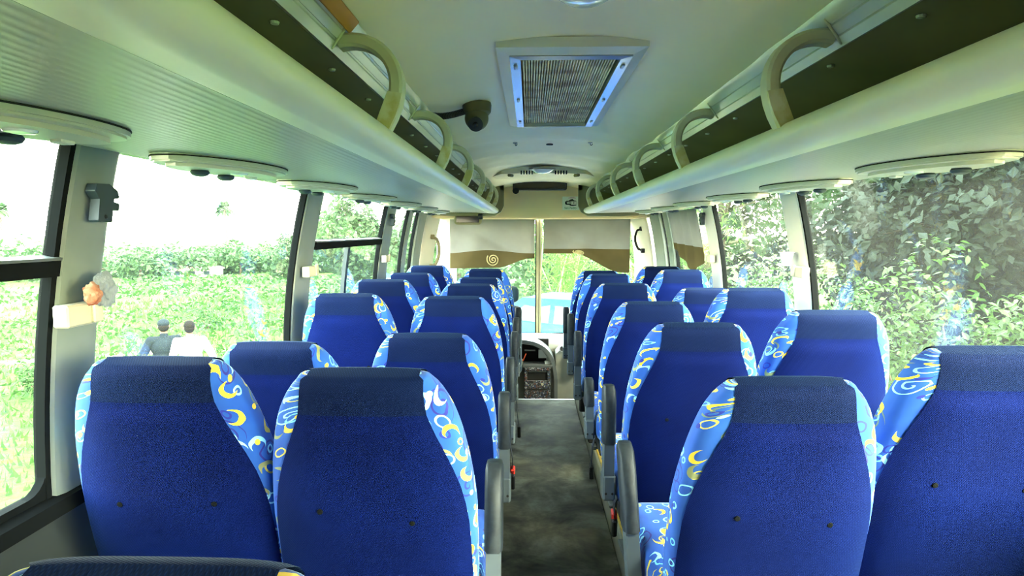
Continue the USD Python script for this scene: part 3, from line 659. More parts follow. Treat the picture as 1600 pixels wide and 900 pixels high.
RW = [(1.31, 1.218, 14), (1.99, 1.208, 15), (2.70, 1.216, 14), (3.42, 1.150, 13), (3.99, 1.218, 14), (4.58, 1.205, 12)]
ARM = {'LA': [(.86, .50, .04), (.87, .52, .0), (.86, .5, 0), (.86, .5, 0), (.86, .5, 0), (.86, .5, 0)], 'RA': [(.83, .46, .12), (.90, .53, .03), (.74, .52, .05), (.86, .5, 0), (.88, .5, 0), (.86, .5, 0)]}
for key, L_, x, aisle, where in (('LA', LA, -.44, 1, 'left of the aisle'), ('LW', LW, -.885, -1, 'by the field-side windows'), ('RA', RA, .44, -1, 'right of the aisle'), ('RW', RW, .885, 1, 'by the shrub-side windows')):
    for i, (y, z, tl) in enumerate(L_):
        extra = {('LW', 1): ', leaning far back', ('RW', 3): ', crest low', ('LA', 0): ''}.get((key, i), '')
        seat(f'blue bus seat {where}, {ORD[i]} full row in view{extra}', x, y, z, tl, aisle if key[1] == 'A' else -aisle if False else aisle, arm=ARM[key][i] if key in ARM else None,
             arm_tilt={('RA', 0): -26, ('RA', 2): -12, ('LA', 0): -12}.get((key, i), 0), holes=i < 4, yaw=float(RNG.uniform(-1.2, 1.2)))
seat('rearmost blue bus seat beside the drawn curtain on the left', -.885, .50, 1.20, 14, -1, holes=False)
seat('blue bus seat showing only its headrest crest in the bottom left corner', -.44, .50, 1.165, 14, 1, holes=False)

# seat belts with red buckles hanging beside the aisle
def belt(label, pts, buckle, red):
    t = thing('seat_belt', label, 'seat belt', 'aisle seat belts')
    p = np.array(pts, float); g = MB()
    P = np.array([[q + np.array([0, d, 0]) for d in (-.02, 0, .02)] for q in p]); obj('webbing', grid_shell(P, .003), 'belt', t)
    b = obj('buckle', cbox(buckle, (.020, .045, .075), .005, rot('x', 12)), 'black_plastic', t)
    if red: obj('release_button', cbox((buckle[0], buckle[1] + .006, buckle[2] + .045), (.022, .042, .034), .006, rot('x', 12)), 'red_plastic', t)
belt('black belt with red buckle hanging into the aisle by the third left seat', [(-.22, 2.74, .52), (-.19, 2.73, .50), (-.178, 2.72, .43), (-.178, 2.71, .365)], (-.178, 2.705, .33), True)
belt('black belt hanging into the aisle by the fourth left seat', [(-.22, 3.55, .55), (-.185, 3.55, .53), (-.175, 3.54, .42), (-.165, 3.53, .32)], (-.163, 3.525, .29), False)
belt('belt with red buckle lying beside the first right aisle seat', [(.30, 1.62, .45), (.262, 1.62, .46), (.242, 1.62, .42), (.240, 1.62, .36)], (.24, 1.62, .32), True)
belt('belt with red buckle beside the second right aisle seat', [(.29, 2.30, .45), (.252, 2.30, .46), (.232, 2.30, .42), (.230, 2.30, .36)], (.23, 2.30, .32), True)
belt('dark belt drooping beside the third right aisle seat', [(.28, 3.02, .50), (.25, 3.02, .49), (.22, 3.02, .38), (.215, 3.02, .28)], (.215, 3.02, .25), False)
# ================================================================== CEILING FITTINGS
vt = thing('ceiling_vent', 'silver framed ceiling air grille with rusty fine slats', 'vent')
def frame_ring(x0, x1, y0, y1, w, z0, z1, inset):
    """Four mitred boards round an opening; the inner edge stands lower by inset."""
    o = [(x0, y0), (x1, y0), (x1, y1), (x0, y1)]; i_ = [(x0 + w, y0 + w), (x1 - w, y0 + w), (x1 - w, y1 - w), (x0 + w, y1 - w)]
    r = []
    for k in range(4):
        a_, b_, c_, d_ = o[k], o[(k + 1) % 4], i_[(k + 1) % 4], i_[k]
        r.append(hullpts([(*a_, z1), (*b_, z1), (*a_, z0), (*b_, z0), (*c_, z1), (*d_, z1), (*c_, z0 - inset), (*d_, z0 - inset)]))
    return r
for m_ in frame_ring(-.19, .19, 1.555, 2.68, .034, 1.925, 1.95, .010): obj('bezel', m_, 'white_paint', vt, smooth=False)
for m_ in frame_ring(-.157, .157, 1.592, 2.645, .028, 1.913, 1.94, .002): obj('inner_frame', m_, 'rail_silver', vt, smooth=False)
obj('backing', cbox((0, 2.12, 1.945), (.27, 1.01, .008), .001), 'grille_dark', vt)
g = MB()
for x in np.linspace(-.122, .122, 33): g.box((x, 2.118, 1.930), (.0046, .998, .008), .001)
obj('slats', g, 'grille', vt, kind='stuff', label='fine silver slats stained with rust')
for y in (1.68, 2.1, 2.5):
    for sx in (-1, 1): obj('catch', cbox((sx * .143, y, 1.910), (.010, .03, .006), .002), 'steel', vt)
cc = thing('dome_camera', 'olive dome security camera hanging from the ceiling on a black cable', 'camera')
obj('mount', lathe([(0, .045), (.050, .045), (.052, .035), (.050, .012), (.040, .0), (0, .0)], 28, None, (-.292, 2.2, 1.880)), 'cctv', cc)
mb = trimesh.creation.icosphere(3, .042); obj('ball', xf(mb, None, (-.292, 2.19, 1.868)), 'cctv', cc, smooth=True)
obj('lens_bezel', lathe([(0, .0), (.024, 0), (.026, -.010), (.016, -.012), (0, -.012)], 22, rot('x', -62), (-.292, 2.156, 1.845)), 'black_plastic', cc)
lv, lf = lathe([(0, 0), (.010, 0), (.008, .006), (0, .008)], 16, rot('x', 118), (-.292, 2.142, 1.838)); obj('lens_glass', (lv, lf), 'lens', cc)
tt = np.linspace(0, 1, 70); cp = np.stack([-.335 - .175 * tt, 2.19 - .13 * tt, 1.893 - .022 * np.sin(np.pi * tt) - .012 * tt - .25 * 0 * tt], 1)
obj('cable', tube(cp, .010 + .0018 * (np.arange(70) % 2), 10), 'black_plastic', cc)
lt = thing('ceiling_lamp', 'clear oval ceiling lamp cut by the top edge of the picture', 'lamp', loc=(.0, 1.195, 1.925))
obj('lamp_base', xf(lathe([(0, .03), (.075, .03), (.078, .018), (.07, .010), (0, .010)], 32), np.diag([1, 1.25, 1])), 'white_paint', lt)
obj('lens_cover', xf(lathe([(.062, .012), (.058, -.006), (.04, -.018), (.0, -.022), (0, .012)], 32), np.diag([1, 1.25, 1])), 'lamp_clear', lt)
ov = thing('overhead_console', 'cream ceiling console with two speaker grilles and a lamp above the display', 'console', loc=(0, 4.85, 0))
pl_ = [(-.40, 0), (-.30, -.27), (-.15, -.335), (.15, -.335), (.30, -.27), (.40, 0), (.40, .14), (-.40, .14)]
obj('housing', extr_z(Polygon(pl_).buffer(.02), 1.895, 1.945), 'ceiling_vinyl', ov)
for sx in (-1, 1):
    obj('side_slot', cbox((sx * .245, -.312 + .035, 1.886), (.026, .06, .022), .006, rot('z', sx * 25)), 'bracket', ov)
    for k in range(5): obj('speaker_slit', cbox((sx * (.085 + .020 * k), -.351 + .010 * (k * (sx > 0) * .0), 1.900), (.009, .014, .028), .002), 'dash_dark', ov)
obj('lamp_bowl', xf(lathe([(.085, .018), (.08, .0), (.05, -.020), (0, -.026), (0, .018)], 28), np.diag([1, .8, 1]), (-.01, -.40, 1.912)), 'lamp_clear', ov)
obj('lamp_rim', xf(lathe([(.088, .0), (.10, .0), (.10, .014), (.088, .014), (.088, 0)], 28), np.diag([1, .8, 1]), (-.01, -.40, 1.912)), 'steel', ov)
for i, (x, hk) in enumerate(((-.18, 1), (0., 0), (.212, 1))):
    if hk:
        h = thing('ceiling_hook', f'small dark ceiling hook {"beside" if x < 0 else "right of"} the bare hole behind the air vent' if x > 0 else 'small dark ceiling hook between the dome camera and the bare hole', 'hook', loc=(x, 3.24, 1.935))
        obj('plate', cbox((0, 0, -.003), (.024, .014, .005), .002), 'steel', h)
        obj('hook_wire', tube([(0, 0, -.004), (0, 0, -.012), (.004, -.004, -.017), (.009, -.007, -.014), (.010, -.008, -.009)], .0022, 6), 'black_plastic', h)
    else:
        obj('ceiling_hole', lathe([(0, 0), (.018, 0), (.018, .006), (0, .006)], 18, None, (0, 3.24, 1.921)), 'dash_dark', None, label='dark round ceiling hole between two small hooks', cat='hole')
# display box and sticker on the bulkhead
db = thing('display_box', 'long black message display hanging under the front of the ceiling', 'display', loc=(-.012, 5.55, 1.886))
obj('case', cbox((0, 0, 0), (.486, .10, .088), .010), 'black_plastic', db)
obj('screen', cbox((0, -.051, 0), (.45, .004, .060), .001), 'lens', db)
obj('side_knob', lathe([(0, 0), (.028, 0), (.030, .02), (.022, .03), (0, .03)], 18, rot('x', 90), (-.215, -.03, -.05)), 'dash_dark', db)
sk = thing('wifi_sticker', 'white square sticker with black WiFi logo on the beige bulkhead', 'sticker', loc=(.283, 5.764, 1.735))
obj('paper', cbox((0, 0, 0), (.158, .003, .126), .0008), 'sticker_white', sk)
R90 = rot('x', 90)
def flat(poly, y, m, name, parent, th=.0012):
    polys = getattr(poly, 'geoms', [poly]); g = MB()
    for q in polys: v, f = extr_y(q, y, y + th); g.add(v, f)
    return obj(name, g, m, parent, smooth=False)
logo = Polygon([(x, z) for x, z in [(-.05, -.005), (-.05, .012), (-.04, .020), (-.02, .021), (.0, .034), (.016, .036), (.03, .024), (.048, .020), (.055, .012), (.055, -.006), (.05, -.016), (.02, -.021), (0, -.020), (-.015, -.012), (-.04, -.011)]]).buffer(.004).buffer(-.001)
flat(logo, -.0030, 'ink_black', 'logo_blob', sk)
def text(s, h, x, z, y, m, parent, name='lettering', bold=True):
    tm = meshkit.text_mesh(s, h, .0012, bold); v = np.array(tm.vertices); f = np.array(tm.faces)
    w = v[:, 0].max(); v = np.stack([v[:, 0] - w / 2 + x, y - v[:, 2], v[:, 1] + z], 1)
    return obj(name, (v, f), m, parent, smooth=False)
flat(Polygon([(.006, -.012), (.006, .016), (.052, .016), (.052, -.012)]).buffer(.002), -.0040, 'sticker_white', 'logo_patch', sk)
text('Wi', .022, -.020, -.006, -.0044, 'sticker_white', sk); text('Fi', .022, .030, -.008, -.0044, 'ink_black', sk); text('San Pedro', .017, -.004, -.052, -.0022, 'ink_green', sk)
for r in (.018, .028): flat(LineString([(.012 + r * 1.5 * math.cos(a_), .038 + r * .6 * math.sin(a_)) for a_ in np.linspace(.6, 2.5, 12)]).buffer(.0022), -.003, 'ink_pink', 'signal_arc', sk)
mr = thing('mirror_monitor', 'small black screen in a cream housing under the end of the left rack', 'monitor', loc=(-.66, 5.50, 1.575))
obj('housing', rbox((0, .03, 0), (.25, .09, .085), .03), 'bracket', mr, smooth=True)
obj('screen', cbox((.0, -.018, .004), (.205, .008, .055), .003), 'lens', mr)
obj('bracket_knob', lathe([(0, -.02), (.024, -.02), (.028, 0), (.024, .02), (0, .02)], 16, rot('y', 90), (.115, .0, .03)), 'black_plastic', mr)

# ================================================================== FITTINGS ON THE PILLARS
def coat_hook(s, y, z, label):
    t = thing('coat_hook', label, 'hook'); x = s * (float(wx(z)) - .028)
    pr = Polygon([(y - .030, z - .05), (y + .018, z - .052), (y + .026, z - .012), (y + .052, z - .016), (y + .054, z - .004), (y + .03, z + .0), (y + .034, z + .018), (y + .056, z + .022), (y + .052, z + .035), (y + .02, z + .052), (y - .028, z + .05), (y - .036, z + .034), (y - .018, z + .012)])
    pr = affinity.scale(pr, .74, .74, origin=(y, z))
    v, f = extr_x(pr.buffer(.004), 0, .022); v[:, 0] = x - s * v[:, 0]
    obj('hook_body', (v, f if s < 0 else f), 'dark_slate', t)
    obj('screw', lathe([(0, 0), (.006, 0), (.004, .003), (0, .004)], 10, rot('y', -s * 90), (x - s * .021, y - .002, z - .03)), 'black_plastic', t)
coat_hook(-1, 1.325, 1.533, 'dark coat hook on the nearest left pillar above the crumpled bag')
coat_hook(-1, 4.18, 1.55, 'dark coat hook on the left pillar beyond the divided window')
coat_hook(1, 4.10, 1.555, 'dark coat hook on the right pillar beside the olive-banded curtain')
def holder(s, y, z, label, L=.10):
    t = thing('curtain_holder', label, 'holder'); x = s * (float(wx(z)) - .045)
    obj('box', cbox((x, y, z), (.035, L, .048), .004), 'cream_box', t); obj('clip', cbox((x - s * .02, y + L * .32, z + .004), (.012, .03, .05), .003), 'arch_plastic', t)
    return t
holder(-1, 1.285, 1.291, 'cream curtain holder under the crumpled bag on the nearest left pillar')
holder(-1, 2.69, 1.293, 'cream curtain holder on the left pillar before the divided window'); holder(-1, 4.14, 1.285, 'cream curtain holder on the left pillar beyond the divided window')
holder(1, 2.70, 1.293, 'cream curtain holder under the clear cup on the right pillar'); holder(1, 4.04, 1.293, 'cream curtain holder on the right pillar beside the olive-banded curtain')
# crumpled bag with an orange rag stuck behind the holder
bg = thing('crumpled_bag', 'crumpled white plastic bag and orange rag stuffed behind the holder', 'bag', loc=(-1.055, 1.325, 1.317))
b_ = trimesh.creation.icosphere(4, 1.0); bv = np.array(b_.vertices)
k = meshkit.fbm(bv * 1.6 + 5, 4, 3); kk = np.abs(meshkit.fbm(bv * 2.6 + 9, 3, 8) - .5)
bv = bv * (.62 + .75 * k - .9 * kk)[:, None] * [.018, .034, .040] + [0, .0, .022]
obj('film', (bv, np.array(b_.faces)), 'bag_film', bg, smooth=25)
b2 = trimesh.creation.icosphere(3, 1.0); v2 = np.array(b2.vertices); v2 = v2 * (.6 + .8 * meshkit.fbm(v2 * 2.2, 3, 4))[:, None] * [.018, .018, .023] + [.004, -.040, .018]
obj('rag', (v2, np.array(b2.faces)), 'orange_rag', bg, smooth=30, label='orange rag')
cu = thing('clear_cup', 'clear plastic cup standing on the right pillar holder', 'cup', loc=(1.06, 2.79, 1.316))
obj('cup_wall', lathe([(.018, 0), (.030, .055), (.036, .06), (.036, .062), (.029, .057), (.0165, .002), (0, .002), (0, 0), (.018, 0)], 22), 'lamp_clear', cu)

# ================================================================== CURTAINS
def spiral_ribbon(P, cu_, cv, r, m, parent, turns=2.6):
    """A swirl appliqué lying on a cloth given by the point function P(u, v) with its size in u, v units."""
    a_ = np.linspace(.8, turns * 2 * math.pi, 70); rr = r * a_ / a_[-1]
    c = np.array([P(cu_ + q * math.cos(t), cv + 1.5 * q * math.sin(t)) + np.array([0, -.008, 0]) for q, t in zip(rr, a_)])
    obj('swirl_motif', tube(c, .0075, 6), m, parent)
def curtain_front(label, x0, x1, ztop, zband, zbot, ph):
    t = thing('windscreen_curtain', label, 'curtain')
    def P(u, v):
        x = x0 + (x1 - x0) * u; k = zband(u); b = zbot(u)
        z = ztop - (ztop - k) * v / .7 if v <= .7 else k - (k - b) * (v - .7) / .3
        y = 6.62 + .018 * math.sin(9 * u + 3 * v + ph) * (v + .2) + .02 * math.exp(-((v - .9 * (u + ph * .1)) / .13) ** 2) - .17 * (abs(x) / 1.0) ** 3
        return np.array([x, y, z])
    us = np.linspace(0, 1, 40)
    G = np.array([[P(u, v) for v in np.linspace(0, .7, 16)] for u in us]); obj('cloth', grid_shell(G, .003), 'curtain_grey', t, smooth=True)
    G = np.array([[P(u, v) for v in np.linspace(.7, 1, 8)] for u in us]); obj('border_band', grid_shell(G, .004), 'curtain_band', t, smooth=True, label='olive border band')
    return t, P
tL, pL = curtain_front('grey windscreen curtain left of the centre post with olive band', -.95, -.045, 1.605, lambda u: 1.235 + .035 * math.exp(-((u - .42) / .3) ** 2) - .0 * u, lambda u: 1.08 + .0 * u + .10 * sst(.55, .95, u) - .0, .4)
spiral_ribbon(pL, .50, .86, .075, 'curtain_motif', tL)
tR, pR = curtain_front('grey windscreen curtain right of the centre post, its olive band sagging to a point', .05, .96, 1.605, lambda u: 1.285 + .0 * u, lambda u: 1.235 - .20 * float(sst(.35, .92, u)), 1.7)
spiral_ribbon(pR, .42, .88, .07, 'curtain_motif', tR)
wc = thing('side_curtain', 'bright white curtain gathered beside the driver at the left front corner', 'curtain')
us = np.linspace(0, 1, 50); G = np.array([[[-1.10 + .18 * u + .012 * math.sin(u * 34) + .03 * (1 - v), 6.38 + .20 * u - .014 * math.cos(u * 34), 1.60 - 1.25 * v] for v in np.linspace(0, 1, 14)] for u in us])
obj('cloth', grid_shell(G, .003), 'curtain_white', wc, smooth=True)
sc = thing('side_curtain', 'pale curtain with an olive point at the right window by the door', 'curtain')
def ps(u, v):
    yy = 4.22 + .84 * u; zt = 1.63; kz = 1.36 + .02 * u; bz = 1.33 - .16 * (1 - abs(u - .38) / .62)
    z = zt - (zt - kz) * v / .65 if v <= .65 else kz - (kz - bz) * (v - .65) / .35
    return [float(wx(z)) - .035 + .010 * math.sin(u * 22), yy, z]
G = np.array([[ps(u, v) for v in np.linspace(0, .65, 12)] for u in np.linspace(0, 1, 40)]); obj('cloth', grid_shell(G, .003), 'curtain_grey', sc, smooth=True)
G = np.array([[ps(u, v) for v in np.linspace(.65, 1, 8)] for u in np.linspace(0, 1, 40)]); obj('border_band', grid_shell(G, .004), 'curtain_band', sc, smooth=True, label='olive border band')

dc = thing('side_curtain', 'drawn grey curtain on the left window beside the rearmost seat', 'curtain')
G = np.array([[[-float(wx(z)) + .035 + .016 * math.sin(u * 60), -.14 + 1.12 * u, z] for z in np.linspace(1.64, .90, 12)] for u in np.linspace(0, 1, 70)]); obj('cloth', grid_shell(G, .003), 'curtain_grey', dc, smooth=True)
# ================================================================== DRIVER'S AREA
dsb = thing('dashboard', 'grey dashboard with an empty instrument opening and a mosaic trimmed console', 'dashboard')
top = []
for x in np.linspace(-1.12, 1.12, 33):
    h = .26 + .07 * math.exp(-((x + .02) / .5) ** 2)
    top.append([(x, 6.98, h - .03), (x, 6.8, h), (x, 6.55, h + .01), (x, 6.42, h - .03), (x, 6.36, h - .12), (x, 6.34, -.38)])
obj('dash_top', grid_shell(np.array(top), .03, flip=True), 'dash_grey', dsb, smooth=50)
def arch_band(r0, r1, y0, y1, cx, cz, a0, a1, ax=1., az=1.):
    t = np.linspace(a0, a1, 26)
    return Polygon([(cx + ax * r1 * math.cos(q), cz + az * r1 * math.sin(q)) for q in t] + [(cx + ax * r0 * math.cos(q), cz + az * r0 * math.sin(q)) for q in t[::-1]])
ck = MB()
pts_o = [(-.30, .36), (-.20, .385), (-.08, .37), (.04, .32), (.12, .235), (.165, .12), (.185, -.05), (.187, -.38)]
pts_i = [(-.30, .33), (-.20, .35), (-.09, .335), (.02, .285), (.09, .21), (.13, .11), (.15, -.05), (.152, -.38)]
sm = lambda p: LineString(p)
from scipy.interpolate import make_interp_spline
def spl(p, n=40):
    p = np.array(p); t = np.concatenate([[0], np.cumsum(np.linalg.norm(np.diff(p, axis=0), axis=1))]); return PchipInterpolator(t, p)(np.linspace(0, t[-1], n))
obj('cowl', extr_y(Polygon(np.vstack([spl(pts_o), spl(pts_i)[::-1]])).buffer(0), 6.05, 6.36), 'dash_cowl', dsb, smooth=40)
obj('cowl_liner', extr_y(Polygon(np.vstack([spl(pts_i), [(-.30, -.38)]])).buffer(0).difference(Polygon([(-.19, .115), (-.19, .33), (.0, .31), (.075, .20), (.075, .115)])), 6.12, 6.3), 'dash_grey', dsb)
obj('instrument_void', cbox((-.06, 6.325, .2), (.32, .02, .30), .003), 'dash_dark', dsb)
obj('white_bracket', cbox((.035, 6.14, .225), (.085, .02, .085), .003), 'white_paint', dsb); obj('white_bracket', cbox((.085, 6.11, .135), (.06, .05, .045), .004), 'white_paint', dsb)
obj('white_bracket', cbox((-.185, 6.11, .145), (.03, .05, .055), .004), 'white_paint', dsb)
obj('loose_rod', tube([(-.15, 6.12, .265), (-.04, 6.12, .262)], .008), 'steel', dsb)
obj('orange_wire', tube([(-.165, 6.1, .16), (-.15, 6.09, .20), (-.135, 6.1, .235)], .006), mat('wire_orange', (226, 84, 40), .5), dsb)
obj('console_shelf', cbox((-.02, 6.09, .118), (.30, .10, .03), .006), 'dash_cowl', dsb)
for m_ in [cbox((-.02, 6.055, .085), (.265, .03, .035), .005), cbox((-.138, 6.055, -.08), (.030, .03, .33), .005), cbox((.098, 6.055, -.08), (.030, .03, .33), .005), cbox((-.02, 6.055, -.075), (.22, .03, .085), .004), cbox((-.02, 6.055, -.19), (.22, .03, .11), .004)]: obj('mosaic_trim', m_, 'mosaic', dsb)
obj('radio_slot', cbox((-.02, 6.075, .02), (.21, .02, .11), .002), 'dash_dark', dsb); obj('slot_lip', cbox((-.02, 6.058, .058), (.19, .012, .008), .002), 'steel', dsb)
obj('small_switch', cbox((.03, 6.038, -.065), (.026, .01, .026), .003), 'cream_box', dsb)
obj('side_fairing', extr_y(Polygon([(.19, .22), (.30, .33), (.42, .34), (.55, .30), (.55, -.38), (.19, -.38)]).buffer(.02), 6.12, 6.36), 'dash_grey', dsb, smooth=40)
obj('cup_hole', lathe([(0, .0), (.024, .0), (.024, .006), (0, .006)], 20, rot('x', 70), (.235, 6.098, .285)), 'dash_dark', dsb); obj('cup_rim', lathe([(.024, 0), (.032, 0), (.032, .006), (.024, .006), (.024, 0)], 20, rot('x', 70), (.235, 6.098, .285)), 'steel', dsb)
obj('door_console', rbox((.36, 6.04, .17), (.11, .12, .24), .03), 'dash_cowl', dsb, smooth=True)
ds = thing('driver_seat', 'teal driver seat with separate headrest at the front left', 'driver seat', loc=(-.405, 5.72, 0))
obj('back', rbox((0, .12, .45), (.46, .13, .62), .055), 'driver_fabric', ds, smooth=True); obj('headrest', rbox((0, .10, .87), (.40, .11, .16), .05), 'driver_fabric', ds, smooth=True)
obj('cushion', rbox((0, .36, .13), (.46, .48, .12), .05), 'driver_fabric', ds, smooth=True)
obj('base', cbox((0, .34, -.16), (.36, .38, .48), .01), 'dash_dark', ds)
for sx in (-1, 1): obj('headrest_post', tube([(sx * .07, .115, .74), (sx * .07, .105, .82)], .007), 'steel', ds)
sw = thing('steering_wheel', 'dark steering wheel in front of the driver seat', 'steering wheel', loc=(-.46, 6.28, .34))
a_ = np.linspace(0, 2 * np.pi, 49); Rw = rot('x', -60)
obj('rim', tube(np.stack([.21 * np.cos(a_), .21 * np.sin(a_), 0 * a_], 1) @ Rw.T, .014, 10, False), 'black_plastic', sw, smooth=True)
for q in (.3, 2.84, 4.71): obj('spoke', tube(np.array([[.04 * math.cos(q), .04 * math.sin(q), 0], [.205 * math.cos(q), .205 * math.sin(q), 0]]) @ Rw.T, .011), 'black_plastic', sw)
obj('hub', lathe([(0, -.03), (.05, -.03), (.055, 0), (.045, .02), (0, .025)], 20, Rw), 'black_plastic', sw); obj('column', tube(np.array([[0, 0, -.02], [0, 0, -.3]]) @ Rw.T, .03), 'black_plastic', sw)

# ================================================================== OUTSIDE
def gz(x, y):
    x, y = np.asarray(x, float), np.asarray(y, float)
    d = np.hypot(np.maximum(0, -x - 1.2), .8 * np.maximum(0, y - 8) * sst(6, -2, x))
    r = np.maximum(0, np.hypot(x, y) - 25)
    return -.95 - .6 * (1 - np.exp(-d / 3)) - .040 * d * sst(200, 60, d) - np.where(d > 60, 0, 0)
ax_ = np.sign(np.linspace(-1, 1, 150)) * np.abs(np.linspace(-1, 1, 150)) ** 2.4
X, Y = np.meshgrid(ax_ * 320, ax_ * 320 + 4, indexing='ij')
Z = gz(X, Y) + (meshkit.fbm(np.stack([X * .25, Y * .25, 0 * X], -1), 3, 2) - .5) * .5 * sst(2.5, 9, np.hypot(X, Y - 4))
Z -= .03
st(obj('ground', grid_shell(np.stack([X, Y, Z], -1), .4), 'grass_ground', None, smooth=True, label='sunlit grassy field falling away on the left'))
def gzz(x, y):
    return gz(x, y) + (meshkit.fbm(np.stack([np.asarray(x) * .25, np.asarray(y) * .25, 0 * np.asarray(x)], -1), 3, 2) - .5) * .5 * sst(2.5, 9, np.hypot(x, np.asarray(y) - 4)) - .03

def leaf_mesh(pos, L, W, rng, up=None, droop=.25, bend=.15):
    """Folded four-triangle leaves; pos (n, 3), L and W arrays or numbers; up: preferred facing (n, 3) or None. Returns V (n, 5, 3)."""
    n = len(pos); L = np.broadcast_to(L, (n,)); W = np.broadcast_to(W, (n,))
    nr = rng.normal(0, 1, (n, 3)); nr = nr / np.linalg.norm(nr, axis=1, keepdims=True)
    nr = nr + (np.array([0, 0, 1.1]) if up is None else up); nr /= np.linalg.norm(nr, axis=1, keepdims=True)
    t = rng.normal(0, 1, (n, 3)); t -= nr * (t * nr).sum(1, keepdims=True); t /= np.linalg.norm(t, axis=1, keepdims=True)
    t[:, 2] -= droop; t /= np.linalg.norm(t, axis=1, keepdims=True); b = np.cross(nr, t); b /= np.linalg.norm(b, axis=1, keepdims=True); nr = np.cross(t, b)
    L_, W_ = L[:, None], W[:, None]
    return np.stack([pos - t * L_ * .5, pos + b * W_ * .5 - t * L_ * .05 + nr * L_ * bend * .4, pos - b * W_ * .5 - t * L_ * .05 + nr * L_ * bend * .4, pos + t * L_ * .5 - nr * L_ * bend * .5, pos - t * L_ * .05], 1)
LF = np.array([[0, 4, 1], [1, 4, 3], [3, 4, 2], [2, 4, 0]])
LF8 = np.array([[0, 6, 1], [1, 6, 7], [1, 7, 2], [2, 7, 3], [3, 7, 4], [4, 7, 6], [4, 6, 5], [5, 6, 0]])
def ovate(V):
    """Turns the folded leaves (n, 5, 3) into rounder eight-point ones."""
    b, l, r, t, m = (V[:, k] for k in range(5)); ax = t - b; wl, wr = l - m, r - m
    return np.stack([b, m - ax * .14 + wl * .92, m + ax * .20 + wl * .80, t, m + ax * .20 + wr * .80, m - ax * .14 + wr * .92, m - ax * .14, m + ax * .20], 1)
def leaves_join(V):
    n, k = V.shape[:2]; F_ = LF if k == 5 else LF8; return V.reshape(-1, 3), (F_[None] + k * np.arange(n)[:, None, None]).reshape(-1, 3)
def clump_points(centres, radii, per, rng, shell=.55):
    out, nrm = [], []
    for c, r in zip(centres, radii):
        d = rng.normal(0, 1, (per, 3)); d /= np.linalg.norm(d, axis=1, keepdims=True)
        q = rng.uniform(shell, 1, (per, 1)) ** .6
        out.append(np.asarray(c) + d * q * r); nrm.append(d)
    return np.vstack(out), np.vstack(nrm)
def shrub(name, label, cat, base, centres, radii, per, L, W, m, group=None, own=0, seed=1, stems=True, vis=None):
    rng = np.random.default_rng(seed); t = thing(name, label, cat, group)
    pos, nrm = clump_points(centres, radii, per, rng); up = nrm * .8 + np.array([0, 0, .9])
    keep = pos[:, 2] > gzz(pos[:, 0], pos[:, 1]) + .02; pos, up = pos[keep], up[keep]
    V = leaf_mesh(pos, L * rng.uniform(.7, 1.25, len(pos)), W * rng.uniform(.7, 1.2, len(pos)), rng, up)
    V = ovate(V) if own else V
    if own:
        d = np.linalg.norm(pos - EYE, axis=1); key = d + (0 if vis is None else 100 * ~vis(pos)); o = np.argsort(key)
        for i in o[:own]: obj('leaf', (V[i], LF8), m, t, smooth=False)
        V = V[o[own:]]
    obj('foliage', leaves_join(V), m, t, smooth=False, kind='stuff')
    if stems:
        g = MB(); b0 = np.array(base, float)
        for c in np.array(centres, float)[:14]:
            mid = b0 * .5 + c * .5 + rng.normal(0, .06, 3) * [1, 1, 0]; g.tube([b0 + [0, 0, -.15], mid, c], [.030, .018, .008], 6)
        obj('stem', g, 'bark', t)
    return t
def ball_centres(c, R, n, rng):
    d = rng.normal(0, 1, (n, 3)); d /= np.linalg.norm(d, axis=1, keepdims=True); return np.asarray(c) + d * np.asarray(R) * rng.uniform(.3, 1, (n, 1)) ** .5
def near_shrub(label, cx, cy, zlo, zhi, rx, ry, n, per, L, seed, own, m='leaf_bush', vis=None):
    rng = np.random.default_rng(seed); zb = float(gzz(cx, cy))
    C = ball_centres((cx, cy, (zlo + zhi) / 2), (rx, ry, (zhi - zlo) / 2), n, rng)
    return shrub('leafy_shrub', label, 'shrub', (cx, cy, zb), C, rng.uniform(.22, .42, n), per, L, L * .52, m, 'shrubs beyond the right windows', own, seed + 50, vis=vis)
inwin = lambda p: (p[:, 1] > .8) & (p[:, 2] > .6)
near_shrub('bright leafy shrub with pale sunlit crown outside the second right window', 3.3, 4.6, -.8, 1.32, .9, 1.0, 38, 130, .068, 11, 220, vis=inwin)
near_shrub('tall leafy shrub reaching above the nearest right window', 3.4, 2.4, -.6, 2.5, .8, 1.0, 52, 140, .066, 12, 250, vis=inwin)
near_shrub('low leafy shrub outside the front right windows', 3.2, 7.6, -.9, 1.15, .9, 1.4, 34, 110, .07, 13, 120, vis=inwin)
near_shrub('dim leafy shrub behind the bright shrubs on the right', 5.6, 4.2, -.8, 1.7, 1.1, 2.0, 46, 80, .09, 14, 60, 'leaf_dark', vis=inwin)
